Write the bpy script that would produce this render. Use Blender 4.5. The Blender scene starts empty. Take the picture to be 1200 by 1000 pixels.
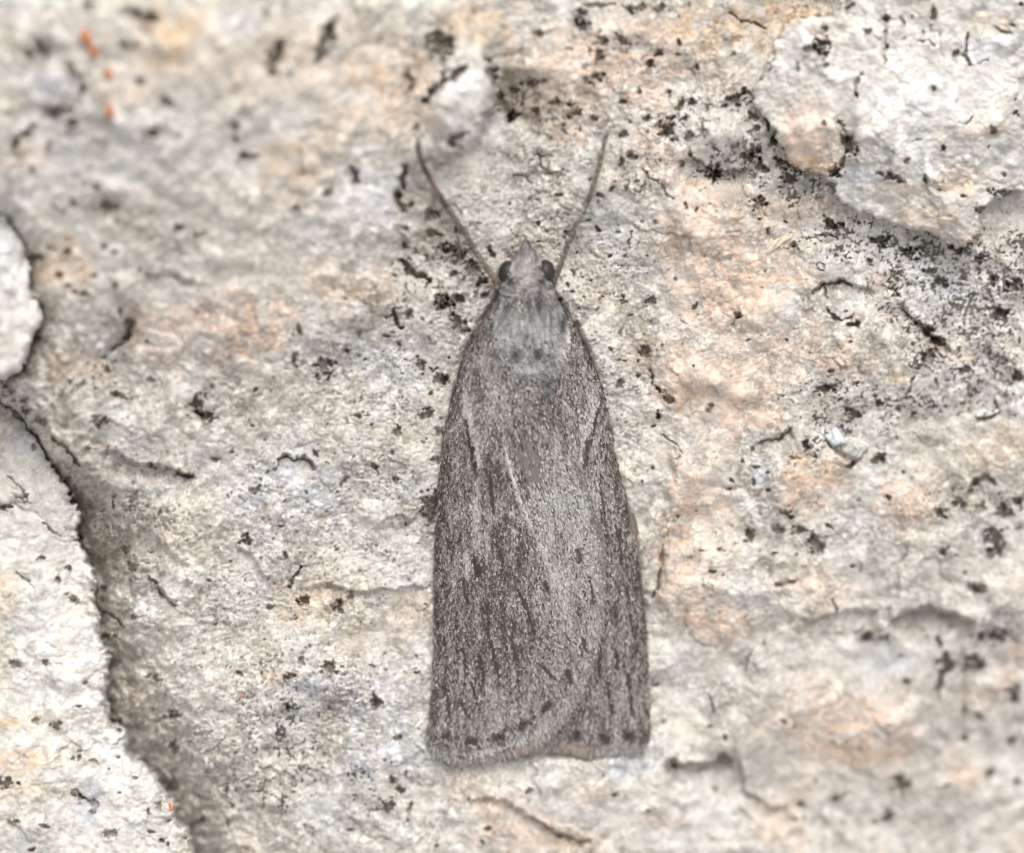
import bpy, math, random
import numpy as np

# ------------------------------------------------------------------ camera, sky, sun, exposure
K = 0.0025            # one photograph pixel in scene units (1 unit = 1 cm)
D = 14.0              # camera distance from the plane of focus
S = bpy.context.scene
S.unit_settings.system = 'METRIC'
S.unit_settings.scale_length = 0.01
COL = S.collection
cam_d = bpy.data.cameras.new('camera')
cam = bpy.data.objects.new('camera', cam_d); COL.objects.link(cam)
cam.location = (0, 0, D); cam.rotation_euler = (0, 0, 0)
cam_d.sensor_width = 36.0
cam_d.lens = 36.0 * D / (1200 * K)
cam_d.clip_start = 0.1; cam_d.clip_end = 200
cam_d.dof.use_dof = True
cam_d.dof.focus_distance = D - 16 * K
cam_d.dof.aperture_fstop = 0.29
cam_d.dof.aperture_blades = 9
S.camera = cam

SUN_EL, SUN_AZ = 54.0, 14.0       # light comes from the top of the picture, a little from the right
w = bpy.data.worlds.new('World'); S.world = w; w.use_nodes = True
nt = w.node_tree
sky = nt.nodes.new('ShaderNodeTexSky'); sky.sky_type = 'NISHITA'; sky.sun_disc = False
sky.sun_elevation = math.radians(SUN_EL); sky.sun_rotation = math.radians(SUN_AZ)
sky.air_density = 1.0; sky.dust_density = 4.0; sky.ozone_density = 0.6
hs = nt.nodes.new('ShaderNodeHueSaturation'); hs.inputs['Saturation'].default_value = 0.12
bg = nt.nodes['Background']; bg.inputs['Strength'].default_value = 0.15
nt.links.new(sky.outputs[0], hs.inputs['Color']); nt.links.new(hs.outputs[0], bg.inputs['Color'])
sun_d = bpy.data.lights.new('sun', 'SUN'); sun_d.energy = 0.8; sun_d.angle = math.radians(44)
sun_d.color = (1.0, 0.97, 0.93)
sun = bpy.data.objects.new('sun', sun_d); COL.objects.link(sun)
sun.location = (0, 5, 10)
sun.rotation_euler = (math.radians(-(90 - SUN_EL)), 0, math.radians(-SUN_AZ))
S.cycles.use_denoising = True; S.cycles.denoising_input_passes = 'RGB_ALBEDO_NORMAL'; S.cycles.denoising_prefilter = 'ACCURATE'; S.cycles.use_adaptive_sampling = False; S.cycles.max_bounces = 4; S.cycles.filter_width = 1.4
S.view_settings.view_transform = 'Standard'; S.view_settings.look = 'None'
S.view_settings.gamma = 1.0; S.view_settings.exposure = 0.53

rng = np.random.default_rng(11)
random.seed(5)

# ------------------------------------------------------------------ helpers
def world(px, py, h):
    """photograph pixel + height towards the camera (in pixels) -> scene point"""
    px = np.asarray(px, float); py = np.asarray(py, float); h = np.asarray(h, float)
    z = h * K
    f = (D - z) / D * K
    return np.stack(np.broadcast_arrays((px - 600) * f, (500 - py) * f, z), -1)

def plane(x, y):
    return -0.30 * ((x - 620) * 0.55 + (y - 540) * 0.83)

_P = np.random.default_rng(3).permutation(1024)
_P = np.concatenate([_P, _P]).astype(np.int32)
_A = np.random.default_rng(4).uniform(0, 2 * np.pi, 1024)
_GX, _GY = np.cos(_A).astype(np.float32), np.sin(_A).astype(np.float32)

def perlin(x, y, lam, seed=0):
    x = np.asarray(x, np.float32) / lam + 211.3 + seed * 17.17
    y = np.asarray(y, np.float32) / lam + 97.7 + seed * 9.31
    x0 = np.floor(x); y0 = np.floor(y)
    fx = x - x0; fy = y - y0
    xi = x0.astype(np.int32) & 1023; yi = y0.astype(np.int32) & 1023
    u = fx * fx * fx * (fx * (fx * 6 - 15) + 10); v = fy * fy * fy * (fy * (fy * 6 - 15) + 10)
    x1 = (xi + 1) & 1023; y1 = (yi + 1) & 1023
    def g(ix, iy, dx, dy):
        k = _P[_P[ix] + iy]
        return _GX[k] * dx + _GY[k] * dy
    a = g(xi, yi, fx, fy); b = g(x1, yi, fx - 1, fy)
    c = g(xi, y1, fx, fy - 1); d = g(x1, y1, fx - 1, fy - 1)
    a = a + u * (b - a); c = c + u * (d - c)
    return (a + v * (c - a)) * 1.5

def sstep(a, b, x):
    t = np.clip((x - a) / (b - a), 0, 1)
    return t * t * (3 - 2 * t)

def seg_dist(X, Y, pts):
    """distance to a polyline, the sign of the side (+ = right hand of travel in the picture) and 0..1 along it"""
    best = np.full(X.shape, 1e9, np.float32); side = np.ones(X.shape, np.float32); tt = np.zeros(X.shape, np.float32)
    lens = [math.dist(pts[i], pts[i + 1]) for i in range(len(pts) - 1)]
    tot = sum(lens); acc = 0
    for (x0, y0), (x1, y1), L in zip(pts[:-1], pts[1:], lens):
        dx, dy = (x1 - x0) / L, (y1 - y0) / L
        t = np.clip((X - x0) * dx + (Y - y0) * dy, 0, L)
        ex = X - x0 - t * dx; ey = Y - y0 - t * dy
        d = np.sqrt(ex * ex + ey * ey)
        m = d < best
        best = np.where(m, d, best)
        side = np.where(m, np.where(dx * ey - dy * ex > 0, 1, -1), side)
        tt = np.where(m, (acc + t) / tot, tt)
        acc += L
    return best, side, tt

def inside(X, Y, poly):
    r = np.zeros(X.shape, bool)
    n = len(poly)
    for i in range(n):
        x0, y0 = poly[i]; x1, y1 = poly[(i + 1) % n]
        if y0 == y1: continue
        c = ((y0 > Y) != (y1 > Y)) & (X < (x1 - x0) * (Y - y0) / (y1 - y0) + x0)
        r ^= c
    return r

def sdist(X, Y, poly):
    d, _, _ = seg_dist(X, Y, list(poly) + [poly[0]])
    return np.where(inside(X, Y, poly), d, -d)

def material(name, build):
    m = bpy.data.materials.new(name); m.use_nodes = True
    t = m.node_tree; b = t.nodes['Principled BSDF']
    build(t, b)
    return m

def grain_material(name, rough, fine, amount, bump=0.0, bump_scale=300.0, spec=0.3):
    """colour of the piece from its own attribute, broken up by procedural grain and fine relief"""
    def build(t, b):
        N = t.nodes; L = t.links
        at = N.new('ShaderNodeAttribute'); at.attribute_name = 'albedo'
        tc = N.new('ShaderNodeTexCoord')
        no = N.new('ShaderNodeTexNoise'); no.inputs['Scale'].default_value = fine
        no.inputs['Detail'].default_value = 4; no.inputs['Roughness'].default_value = 0.65
        L.new(tc.outputs['Object'], no.inputs['Vector'])
        mr = N.new('ShaderNodeMapRange')
        mr.inputs['From Min'].default_value = 0.3; mr.inputs['From Max'].default_value = 0.7
        mr.inputs['To Min'].default_value = 1 - amount; mr.inputs['To Max'].default_value = 1 + amount
        L.new(no.outputs['Fac'], mr.inputs['Value'])
        mx = N.new('ShaderNodeVectorMath'); mx.operation = 'SCALE'
        L.new(at.outputs['Color'], mx.inputs[0]); L.new(mr.outputs[0], mx.inputs['Scale'])
        L.new(mx.outputs[0], b.inputs['Base Color'])
        b.inputs['Roughness'].default_value = rough
        b.inputs['Specular IOR Level'].default_value = spec
        if bump:
            n2 = N.new('ShaderNodeTexNoise'); n2.inputs['Scale'].default_value = bump_scale
            n2.inputs['Detail'].default_value = 3
            L.new(tc.outputs['Object'], n2.inputs['Vector'])
            bp = N.new('ShaderNodeBump'); bp.inputs['Strength'].default_value = bump
            bp.inputs['Distance'].default_value = 0.004
            L.new(n2.outputs['Fac'], bp.inputs['Height']); L.new(bp.outputs[0], b.inputs['Normal'])
    return material(name, build)

def mesh_obj(name, co, faces, mat, parent=None, color=None, smooth=True):
    """one mesh object from numpy arrays: verts (n,3), faces (m,k), per-vertex colour (n,3)"""
    me = bpy.data.meshes.new(name)
    co = np.ascontiguousarray(co, np.float32); faces = np.ascontiguousarray(faces, np.int32)
    n, (m, k) = len(co), faces.shape
    me.vertices.add(n); me.vertices.foreach_set('co', co.ravel())
    me.loops.add(m * k); me.loops.foreach_set('vertex_index', faces.ravel())
    me.polygons.add(m)
    me.polygons.foreach_set('loop_start', np.arange(0, m * k, k, dtype=np.int32))
    me.polygons.foreach_set('loop_total', np.full(m, k, np.int32))
    me.update(calc_edges=True)
    if smooth: me.polygons.foreach_set('use_smooth', np.ones(m, bool))
    if color is not None:
        a = me.attributes.new('albedo', 'FLOAT_COLOR', 'POINT')
        c = np.ones((n, 4), np.float32); c[:, :3] = np.broadcast_to(color, (n, 3))
        a.data.foreach_set('color', c.ravel())
    me.materials.append(mat)
    o = bpy.data.objects.new(name, me); COL.objects.link(o)
    if parent is not None: o.parent = parent
    return o

def tag(o, label=None, cat=None, group=None, kind=None):
    if label: o['label'] = label
    if cat: o['category'] = cat
    if group: o['group'] = group
    if kind: o['kind'] = kind
    return o

# ------------------------------------------------------------------ rock as a relief field
KIND = {  # what fills the hollow or stains the surface: colour of growth, dirt or shadow painted under a ledge, cover
    'd': ((0.105, 0.090, 0.070), 0.84), 'b': ((0.185, 0.135, 0.090), 0.72), 'g': ((0.235, 0.220, 0.190), 0.60),
    'o': ((0.200, 0.140, 0.060), 0.78), 'w': ((0.66, 0.64, 0.61), 0.8), 'l': ((0.33, 0.28, 0.235), 0.55)}
TINT = {
    'P': (0.640, 0.476, 0.368), 'T': (0.570, 0.420, 0.275), 'G': (0.300, 0.290, 0.270), 'D': (0.270, 0.215, 0.160),
    'B': (0.510, 0.535, 0.580), 'C': (0.690, 0.655, 0.590), 'W': (0.700, 0.690, 0.680), 'Y': (0.640, 0.520, 0.320)}

class Field:
    def __init__(s, xs, ys, seed=0):
        s.xs, s.ys = np.asarray(xs, np.float32), np.asarray(ys, np.float32)
        s.X, s.Y = np.meshgrid(s.xs, s.ys)
        X, Y = s.X, s.Y
        s.WX = X + 3.6 * perlin(X, Y, 24, 1 + seed) + 2.2 * perlin(X, Y, 9, 2 + seed) + 1.0 * perlin(X, Y, 4, 3 + seed)
        s.WY = Y + 3.6 * perlin(X, Y, 24, 4 + seed) + 2.2 * perlin(X, Y, 9, 5 + seed) + 1.0 * perlin(X, Y, 4, 6 + seed)
        s.patch = perlin(X, Y, 6, 7 + seed)
        s.rag = 0.65 * perlin(X, Y, 9, 8 + seed) + 0.55 * perlin(X, Y, 4.6, 9 + seed) + 0.3 * perlin(X, Y, 2.6, 10 + seed)
        s.H = np.zeros_like(X); s.C = np.zeros(X.shape + (3,), np.float32); s.T = np.ones(X.shape + (3,), np.float32)
    def win(s, x0, y0, x1, y1):
        i0, i1 = np.searchsorted(s.xs, [x0, x1]); j0, j1 = np.searchsorted(s.ys, [y0, y1])
        return slice(j0, j1), slice(i0, i1)
    def blend(s, sl, m, col):
        m = np.clip(m, 0, 1)[..., None]
        s.C[sl] = s.C[sl] * (1 - m) + np.asarray(col, np.float32) * m
    def tint(s, x, y, rx, ry, kind, st, ang=0):
        r = 1.9 * max(rx, ry) + 10
        sl = s.win(x - r, y - r, x + r, y + r)
        X, Y = s.WX[sl] - x, s.WY[sl] - y
        if X.size == 0: return
        a = math.radians(ang); u = X * math.cos(a) + Y * math.sin(a); v = -X * math.sin(a) + Y * math.cos(a)
        q = np.sqrt((u / rx) ** 2 + (v / ry) ** 2) + 0.45 * perlin(s.X[sl], s.Y[sl], 26, 31) + 0.25 * perlin(s.X[sl], s.Y[sl], 10, 32)
        gm = np.clip(0.85 + 0.9 * perlin(s.X[sl], s.Y[sl], 15, 33) + 0.5 * s.patch[sl], 0.1, 1.4)
        m = np.clip(st * (1 - sstep(0.35, 1.5, q)) * gm, 0, 1)[..., None]
        s.T[sl] = s.T[sl] * (1 - m) + m * np.array(TINT[kind], np.float32) / np.array((0.560, 0.525, 0.470), np.float32)
    def pit(s, x, y, rx, ry, kind='d', ang=0, depth=None):
        rx, ry = 0.9 * rx, 0.9 * ry
        r = 1.6 * max(rx, ry) + 12
        sl = s.win(x - r, y - r, x + r, y + r)
        X, Y = s.WX[sl] - x, s.WY[sl] - y
        if X.size == 0: return
        a = math.radians(ang); u = X * math.cos(a) + Y * math.sin(a); v = -X * math.sin(a) + Y * math.cos(a)
        big = min(1.0, max(rx, ry) / 6.0)
        q = np.sqrt((u / rx) ** 2 + (v / ry) ** 2) * 0.94 - 1.05 * big * s.rag[sl]
        dp = depth if depth is not None else min(15.0, 2.2 * min(rx, ry) + 1.0)
        s.H[sl] -= dp * (1 - sstep(0.45, 1.25, q)) - 0.12 * dp * np.exp(-((q - 1.35) / 0.22) ** 2)
        c, st = KIND[kind]
        m = (1 - sstep(0.25, 1.40, q)) * st * np.clip(1.0 + 0.7 * s.patch[sl], 0.2, 1.1)
        s.blend(sl, m, c)
        if kind in 'dbg':     # black lichen grains sitting in the hollow
            fl = perlin(s.X[sl], s.Y[sl], 5.0, 23) + 0.6 * perlin(s.X[sl], s.Y[sl], 2.8, 24)
            s.blend(sl, 0.85 * sstep(0.10 if kind == 'd' else 0.32, 0.55, fl) * (1 - sstep(0.6, 1.15, q)), (0.045, 0.039, 0.031))
        s.blend(sl, 0.25 * np.exp(-np.maximum(q - 1, 0) * 2.2) * (1 - sstep(1.8, 2.6, q)), KIND['l'][0])
    def stroke(s, pts, wd, kind='d', depth=None):
        xs = [p[0] for p in pts]; ys = [p[1] for p in pts]
        r = 1.6 * wd + 12
        sl = s.win(min(xs) - r, min(ys) - r, max(xs) + r, max(ys) + r)
        if s.X[sl].size == 0: return
        d, sd, t = seg_dist(s.WX[sl], s.WY[sl], pts)
        wl = wd * 0.42 * (0.62 + 0.38 * np.sin(np.pi * np.clip(t, 0.05, 0.95))) * (1 + 0.9 * perlin(s.X[sl], s.Y[sl], 10, 21))
        q = d / np.maximum(wl, 0.5) - 1.0 * s.rag[sl]
        dp = depth if depth is not None else min(16.0, 1.9 * wd + 1.0)
        s.H[sl] -= dp * (1 - sstep(0.3, 1.4, q))
        c, st = KIND[kind]
        if wd <= 5: st = st * (0.72 if kind == 'd' else 0.5)
        s.blend(sl, (1 - sstep(0.7, 1.4, q)) * st * np.clip(1 + 0.5 * s.patch[sl], 0.3, 1.1), c)
        s.blend(sl, 0.2 * np.exp(-np.maximum(q - 1, 0) * 1.6), KIND['l'][0])
    def ledge(s, pts, drop, L, side=1, edge=3.0):
        """the ground on one side of a broken line falls away and comes back up over the distance L"""
        xs = [p[0] for p in pts]; ys = [p[1] for p in pts]
        r = 3.2 * L + 12
        sl = s.win(min(xs) - r, min(ys) - r, max(xs) + r, max(ys) + r)
        d, sd, t = seg_dist(s.WX[sl], s.WY[sl], pts)
        sg = d * sd * side
        amp = drop * sstep(0, 0.14, t) * sstep(0, 0.14, 1 - t)
        s.H[sl] -= amp * sstep(-edge * 0.4, edge, sg) * np.exp(-np.maximum(sg, 0) / L)
        s.H[sl] += 0.22 * amp * (1 - sstep(-edge, edge * 0.5, sg)) * np.exp(-np.maximum(-sg, 0) / (0.5 * L))
    def pores(s, x, y, r, kind):
        sl = s.win(x - 3 * r - 1, y - 3 * r - 1, x + 3 * r + 1, y + 3 * r + 1)
        X = s.X[sl] - x; Y = s.Y[sl] - y
        if X.size == 0: return
        ex = random.uniform(0.6, 1.6); a = random.uniform(0, 3.14)
        u = X * math.cos(a) + Y * math.sin(a); v = -X * math.sin(a) + Y * math.cos(a)
        q = np.sqrt((u * ex) ** 2 + (v / ex) ** 2) / r
        s.H[sl] -= 1.3 * r * (1 - sstep(0.4, 1.3, q))
        c, st = KIND[kind]
        s.blend(sl, (1 - sstep(0.6, 1.35, q)) * st * random.uniform(0.6, 1.0), c)
    def mesh(s, name, mat, keep=None, parent=None):
        ny, nx = s.X.shape
        co = world(s.X, s.Y, s.H).reshape(-1, 3)
        col = np.clip(s.C.reshape(-1, 3), 0.01, 0.85)
        idx = np.arange(nx * ny).reshape(ny, nx)
        f = np.stack([idx[1:, :-1], idx[1:, 1:], idx[:-1, 1:], idx[:-1, :-1]], -1).reshape(-1, 4)
        if keep is not None:
            k = keep.reshape(-1); f = f[k[f].all(1)]
            used = np.zeros(nx * ny, bool); used[f.ravel()] = True
            re = np.cumsum(used) - 1
            co, col, f = co[used], col[used], re[f]
        return mesh_obj(name, co, f, mat, parent, col)

def worley(x, y, lam, seed=0):
    """nearest and second nearest grain centre, and a random number per grain"""
    x = np.asarray(x, np.float32) / lam + 311.7 + seed * 7.3; y = np.asarray(y, np.float32) / lam + 151.1 + seed * 3.9
    xi = np.floor(x).astype(np.int32); yi = np.floor(y).astype(np.int32)
    f1 = np.full(x.shape, 9, np.float32); f2 = np.full(x.shape, 9, np.float32); cid = np.zeros(x.shape, np.float32)
    for dx in (-1, 0, 1):
        for dy in (-1, 0, 1):
            k = _P[_P[(xi + dx) & 1023] + ((yi + dy) & 1023)]
            px = xi + dx + 0.5 + 0.46 * _GX[k]; py = yi + dy + 0.5 + 0.46 * _GY[k]
            d = (x - px) ** 2 + (y - py) ** 2
            m = d < f1
            f2 = np.where(m, f1, np.minimum(f2, d)); cid = np.where(m, k / 1023.0, cid); f1 = np.where(m, d, f1)
    return np.sqrt(f1), np.sqrt(f2), cid

def crumbs(F, seed=0, dirt=1.0, amp=1.0):
    """crumbly make-up of the stone: knobs, crumbs and crystals with dirt lodged in the joints between them"""
    X, Y = F.X, F.Y
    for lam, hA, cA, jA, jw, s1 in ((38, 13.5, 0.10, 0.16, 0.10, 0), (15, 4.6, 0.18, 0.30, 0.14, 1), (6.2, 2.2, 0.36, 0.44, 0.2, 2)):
        wx = X + 0.38 * lam * perlin(X, Y, lam * 1.1, 111 + seed + s1) + 0.2 * lam * perlin(X, Y, lam * 0.45, 114 + seed + s1)
        wy = Y + 0.38 * lam * perlin(X, Y, lam * 1.1, 117 + seed + s1) + 0.2 * lam * perlin(X, Y, lam * 0.45, 121 + seed + s1)
        f1, f2, c = worley(wx, wy, lam, 5 * s1 + seed)
        pm = np.clip(0.45 + 1.1 * perlin(X, Y, 70, 124 + seed + s1) + 0.7 * perlin(X, Y, 24, 127 + seed + s1), 0.05, 1.25)
        F.H += amp * hA * pm * (0.8 - np.minimum(f1, 1.1) ** 2 + 0.6 * (c - 0.5))
        F.C *= (1 + cA * (0.4 + 0.6 * pm) * (c - 0.5) * 1.6)[..., None]
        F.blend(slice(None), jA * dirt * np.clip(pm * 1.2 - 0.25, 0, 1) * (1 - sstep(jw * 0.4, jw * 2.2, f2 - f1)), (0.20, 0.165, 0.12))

def fine_grain(X, Y, seed=0):
    return 0.55 * perlin(X, Y, 7, 54 + seed) + 0.65 * perlin(X, Y, 4.2, 49 + seed) + 0.5 * perlin(X, Y, 2.7, 50 + seed)

def terrace(n):
    f = np.floor(n)
    return f + sstep(0.36, 0.64, n - f)

def rough_relief(X, Y, seed=0, coarse=1.0):
    """broken stone: broad swells, flaky steps, crumbs and grain"""
    a = perlin(X + 14 * perlin(X, Y, 70, 41 + seed), Y + 14 * perlin(X, Y, 70, 42 + seed), 95, 43 + seed)
    h = coarse * 12 * a
    wx = X + 7 * perlin(X, Y, 30, 51 + seed) + 2.5 * perlin(X, Y, 9, 55 + seed)
    wy = Y + 7 * perlin(X, Y, 30, 52 + seed) + 2.5 * perlin(X, Y, 9, 56 + seed)
    k = np.clip(0.75 + 0.9 * perlin(X, Y, 75, 53 + seed), 0.25, 1.6)          # some patches crumbly, some smooth
    h += coarse * 1.5 * terrace(2.2 * perlin(wx, wy, 62, 44 + seed)) * np.clip(0.4 + 1.5 * perlin(X, Y, 50, 57 + seed), 0, 1.4)
    h += 1.0 * k * terrace(2.4 * perlin(wx, wy, 25, 45 + seed))
    h += k * (1.2 * perlin(wx, wy, 26, 46 + seed) + 1.1 * perlin(wx, wy, 12, 47 + seed))
    h += (0.45 + 0.75 * k) * 1.25 * fine_grain(X, Y, seed)
    return h

def base_colour(F, light, seed=0, dirt=1.0):
    X, Y = F.X, F.Y
    m = 0.5 + 0.6 * perlin(X, Y, 80, 61 + seed) + 0.4 * perlin(X, Y, 33, 62 + seed)
    n = 0.5 * perlin(X, Y, 13, 63 + seed) + 0.5 * perlin(X, Y, 6, 64 + seed) + 0.5 * perlin(X, Y, 3.1, 65 + seed)
    warm = np.array((0.606, 0.546, 0.472)); cool = np.array((0.584, 0.565, 0.536))
    mm = np.clip(m, 0, 1)[..., None]
    v = 0.3 * perlin(X, Y, 58, 75 + seed) + 0.5 * perlin(X, Y, 26, 76 + seed) + 0.4 * perlin(X, Y, 11, 77 + seed)
    light = light * (1 + 0.16 * np.clip(v, -1, 1))[..., None]
    F.C[:] = (warm * mm + cool * (1 - mm)) * light * (1 + 0.20 * n[..., None])
    # pale crystals, and dirt lodged between the grains and in the flaws
    cr = sstep(0.22, 0.5, perlin(X, Y, 7.5, 66 + seed) + 0.4 * perlin(X, Y, 3, 67 + seed))
    F.blend(slice(None), 0.32 * cr, (0.72, 0.71, 0.69))
    st = sstep(0.15, 0.7, perlin(X, Y, 46, 70 + seed) + 0.5 * perlin(X, Y, 17, 71 + seed) + 0.2 * perlin(X, Y, 6, 72 + seed))
    F.blend(slice(None), 0.30 * dirt * st, (0.42, 0.345, 0.26))  # brown mottling; soft shadow among the crumbs is also painted in here
    g = fine_grain(X, Y, seed)
    k = np.clip(0.55 + 1.0 * perlin(X, Y, 60, 73 + seed) + 0.5 * perlin(X, Y, 22, 74 + seed), 0.08, 1.2)
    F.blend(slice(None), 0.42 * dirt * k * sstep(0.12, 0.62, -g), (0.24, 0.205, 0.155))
    dr = sstep(0.36, 0.62, perlin(X, Y, 13, 68 + seed) + 0.5 * perlin(X, Y, 5, 69 + seed))
    F.blend(slice(None), 0.28 * dirt * dr, (0.30, 0.26, 0.205))

# ---- outlines read off the photograph
STONE_A = [(-160, 440), (0, 470), (25, 492), (50, 525), (62, 548), (80, 578), (93, 600), (90, 625), (86, 636), (98, 648),
           (110, 665), (106, 690), (112, 712), (110, 740), (118, 760), (127, 776), (122, 800), (118, 815), (124, 835),
           (128, 852), (145, 857), (149, 880), (160, 893), (176, 903), (188, 928), (200, 945), (198, 958), (212, 970),
           (220, 990), (226, 1020), (240, 1125), (-160, 1125)]
STONE_B = [(-160, 230), (0, 252), (15, 268), (28, 290), (35, 312), (33, 340), (45, 365), (50, 376), (38, 393), (32, 412),
           (25, 434), (0, 443), (-160, 430)]
LUMP = [(905, 62), (912, 40), (922, 27), (948, 21), (975, 18), (990, 4), (1030, -50), (1080, -125), (1325, -125), (1325, 205),
        (1250, 215), (1200, 222), (1165, 232), (1150, 250), (1147, 272), (1133, 288), (1118, 286), (1100, 279), (1080, 271),
        (1060, 267), (1030, 255), (1005, 247), (985, 233), (978, 214), (960, 205), (945, 203), (932, 196), (915, 172),
        (902, 148), (886, 122), (884, 106), (896, 84)]
XL = np.array([(345, 588), (365, 571), (385, 558), (400, 551), (420, 543), (445, 535), (480, 528), (510, 522), (560, 517),
               (600, 514), (640, 512), (700, 511), (760, 510), (800, 509), (850, 505), (872, 501), (880, 505), (888, 538)], float)
XR = np.array([(345, 648), (365, 664), (385, 677), (410, 690), (450, 704), (490, 713), (540, 721), (590, 735), (640, 747),
               (700, 753), (760, 757), (830, 761), (868, 760), (878, 757), (888, 700)], float)
INNER = np.array([(345, 615), (440, 621), (460, 634), (500, 655), (540, 674), (580, 690), (630, 703), (670, 708), (720, 707),
                  (760, 700), (790, 690), (815, 678), (840, 660), (855, 645), (866, 628), (875, 605), (882, 575), (888, 545)], float)
MOTH = [(x, y) for y, x in XL] + [(x, y) for y, x in XR[::-1]]

def thin_out(feats):
    """the lower left of the face is cleaner than the rest: every second minute hole is left out there"""
    out = []
    for n, f in enumerate(feats):
        if f[0] == 'p' and max(f[3], f[4]) <= 5 and f[1] < 520 and f[2] > 470 and n % 3: continue
        if f[0] == 'p' and f[5] == 'd' and max(f[3], f[4]) <= 5 and f[1] < 520 and f[2] > 470: f = f[:5] + ('g',) + f[6:]
        out.append(f)
    return out

def fill(F, feats):
    """T = tint, p = hollow, s = crack or groove, L = ledge"""
    for f in feats:
        k = f[0]
        if k == 'T': F.tint(*f[1:])
        elif k == 'p': F.pit(*f[1:])
        elif k == 's': F.stroke(*f[1:])
        elif k == 'L': F.ledge(*f[1:])

TINTS = '''
C 260 210 210 110 .45|C 300 330 160 60 .25|P 845 322 66 58 .75|P 830 270 60 30 .5|P 840 420 110 90 .25|P 820 620 50 110 .25|P 1000 860 120 70 .25|P 230 380 120 50 .2|T 300 60 250 60 .22|P 300 250 200 60 .2|P 400 110 150 60 .15|P 880 345 40 22 .5|P 800 440 28 38 .45|P 797 458 24 24 .7|P 850 440 58 25 .4|P 810 585 30 28 .6|P 790 620 24 60 .55
P 802 690 32 36 .45|P 845 728 48 30 .75|P 872 470 40 36 .45|P 890 492 30 20 .55|P 945 562 42 30 .85|T 948 550 30 18 .4|P 1062 582 36 24 .8|P 1045 605 26 20 .5
P 962 692 42 22 .55|P 985 838 72 22 .5|P 1005 870 62 26 .7|T 1010 890 30 14 .4|P 930 800 40 25 .3|P 1190 775 32 30 .65|P 1152 815 26 14 .4|P 1132 908 20 28 .45
P 910 960 28 40 .45|P 610 972 62 24 .55|T 660 990 60 16 .4|P 690 930 36 14 .6|P 770 957 36 12 .5|P 580 938 40 18 .5|P 1040 332 26 16 .6|P 1025 378 30 18 .5
P 1000 420 42 20 .45|P 920 322 42 24 .5|P 930 400 42 30 .35|T 1095 402 42 10 .7 20|T 1120 415 30 8 .6 20|P 690 80 92 46 .5|P 760 60 80 40 .45|T 850 34 80 26 .65
T 922 18 50 22 .75|P 660 112 60 40 .5|P 762 130 32 22 .5|P 768 182 34 30 .55|P 830 232 42 24 .5|P 920 250 60 16 .5|T 560 26 52 24 .55|T 200 38 44 28 .65
T 186 70 24 20 .5|T 212 52 20 22 .45|T 152 112 36 14 .5|T 360 192 48 34 .65|T 455 92 50 28 .5|P 464 116 30 30 .45|T 450 150 62 28 .3|P 250 388 92 36 .45
P 306 382 32 34 .7|P 240 370 62 18 .4|T 400 335 62 24 .45|T 424 346 26 10 .5|T 70 312 42 28 .5|T 25 178 24 20 .5|T 80 432 42 18 .5|P 320 796 13 11 .8
P 666 165 14 24 .4|P 770 470 60 40 .25|T 1180 520 40 26 .5|Y 1050 442 13 9 .7|Y 940 285 30 12 .4|Y 705 300 10 8 .4|C 700 910 150 40 .55|C 800 780 50 40 .4
C 780 850 50 50 .35|C 930 750 60 50 .45|T 480 720 38 28 .35|T 365 708 42 28 .4|T 430 752 40 20 .25|D 594 112 13 36 .6|D 492 238 28 20 .75|D 502 268 30 16 .6|D 522 294 24 12 .5
G 640 105 60 24 .35|D 612 124 50 18 .45|G 60 62 62 22 .25|G 80 132 36 58 .25|G 125 155 40 30 .2|D 140 262 40 24 .4|D 150 385 20 20 .6|D 100 440 50 40 .35
D 104 600 42 78 .4|D 140 566 46 34 .35|D 152 640 42 54 .4|D 120 722 30 14 .6|D 206 890 20 80 .2 -18|D 165 790 18 70 .15 -18|G 235 960 46 44 .3|G 300 922 42 34 .3
G 400 930 62 36 .4|G 1150 572 60 24 .5|G 1170 742 30 18 .5|G 980 482 58 26 .4|G 1100 800 50 50 .15|G 1060 950 90 40 .3|G 850 905 50 22 .3|B 400 812 66 36 .55
B 450 888 50 24 .4|B 740 898 30 14 .55|B 896 562 18 26 .5|B 430 432 60 36 .3|B 330 572 80 46 .3|B 1030 780 30 24 .3|W 350 590 36 46 .35|W 480 560 40 40 .2
G 540 250 60 60 .15|G 740 300 50 120 .16|G 700 480 70 60 .2|G 530 600 26 130 .18|W 1040 765 36 30 .35|C 1000 800 40 14 .3|W 420 200 60 40 .35|W 200 150 60 40 .3
W 330 140 50 20 .3|B 60 100 40 20 .3|B 50 190 50 40 .25|B 270 20 30 30 .3|W 420 250 60 50 .35|W 540 90 26 26 .5|W 1110 350 90 60 .5|W 1150 420 60 50 .3|W 1000 290 60 30 .3
'''
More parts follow.
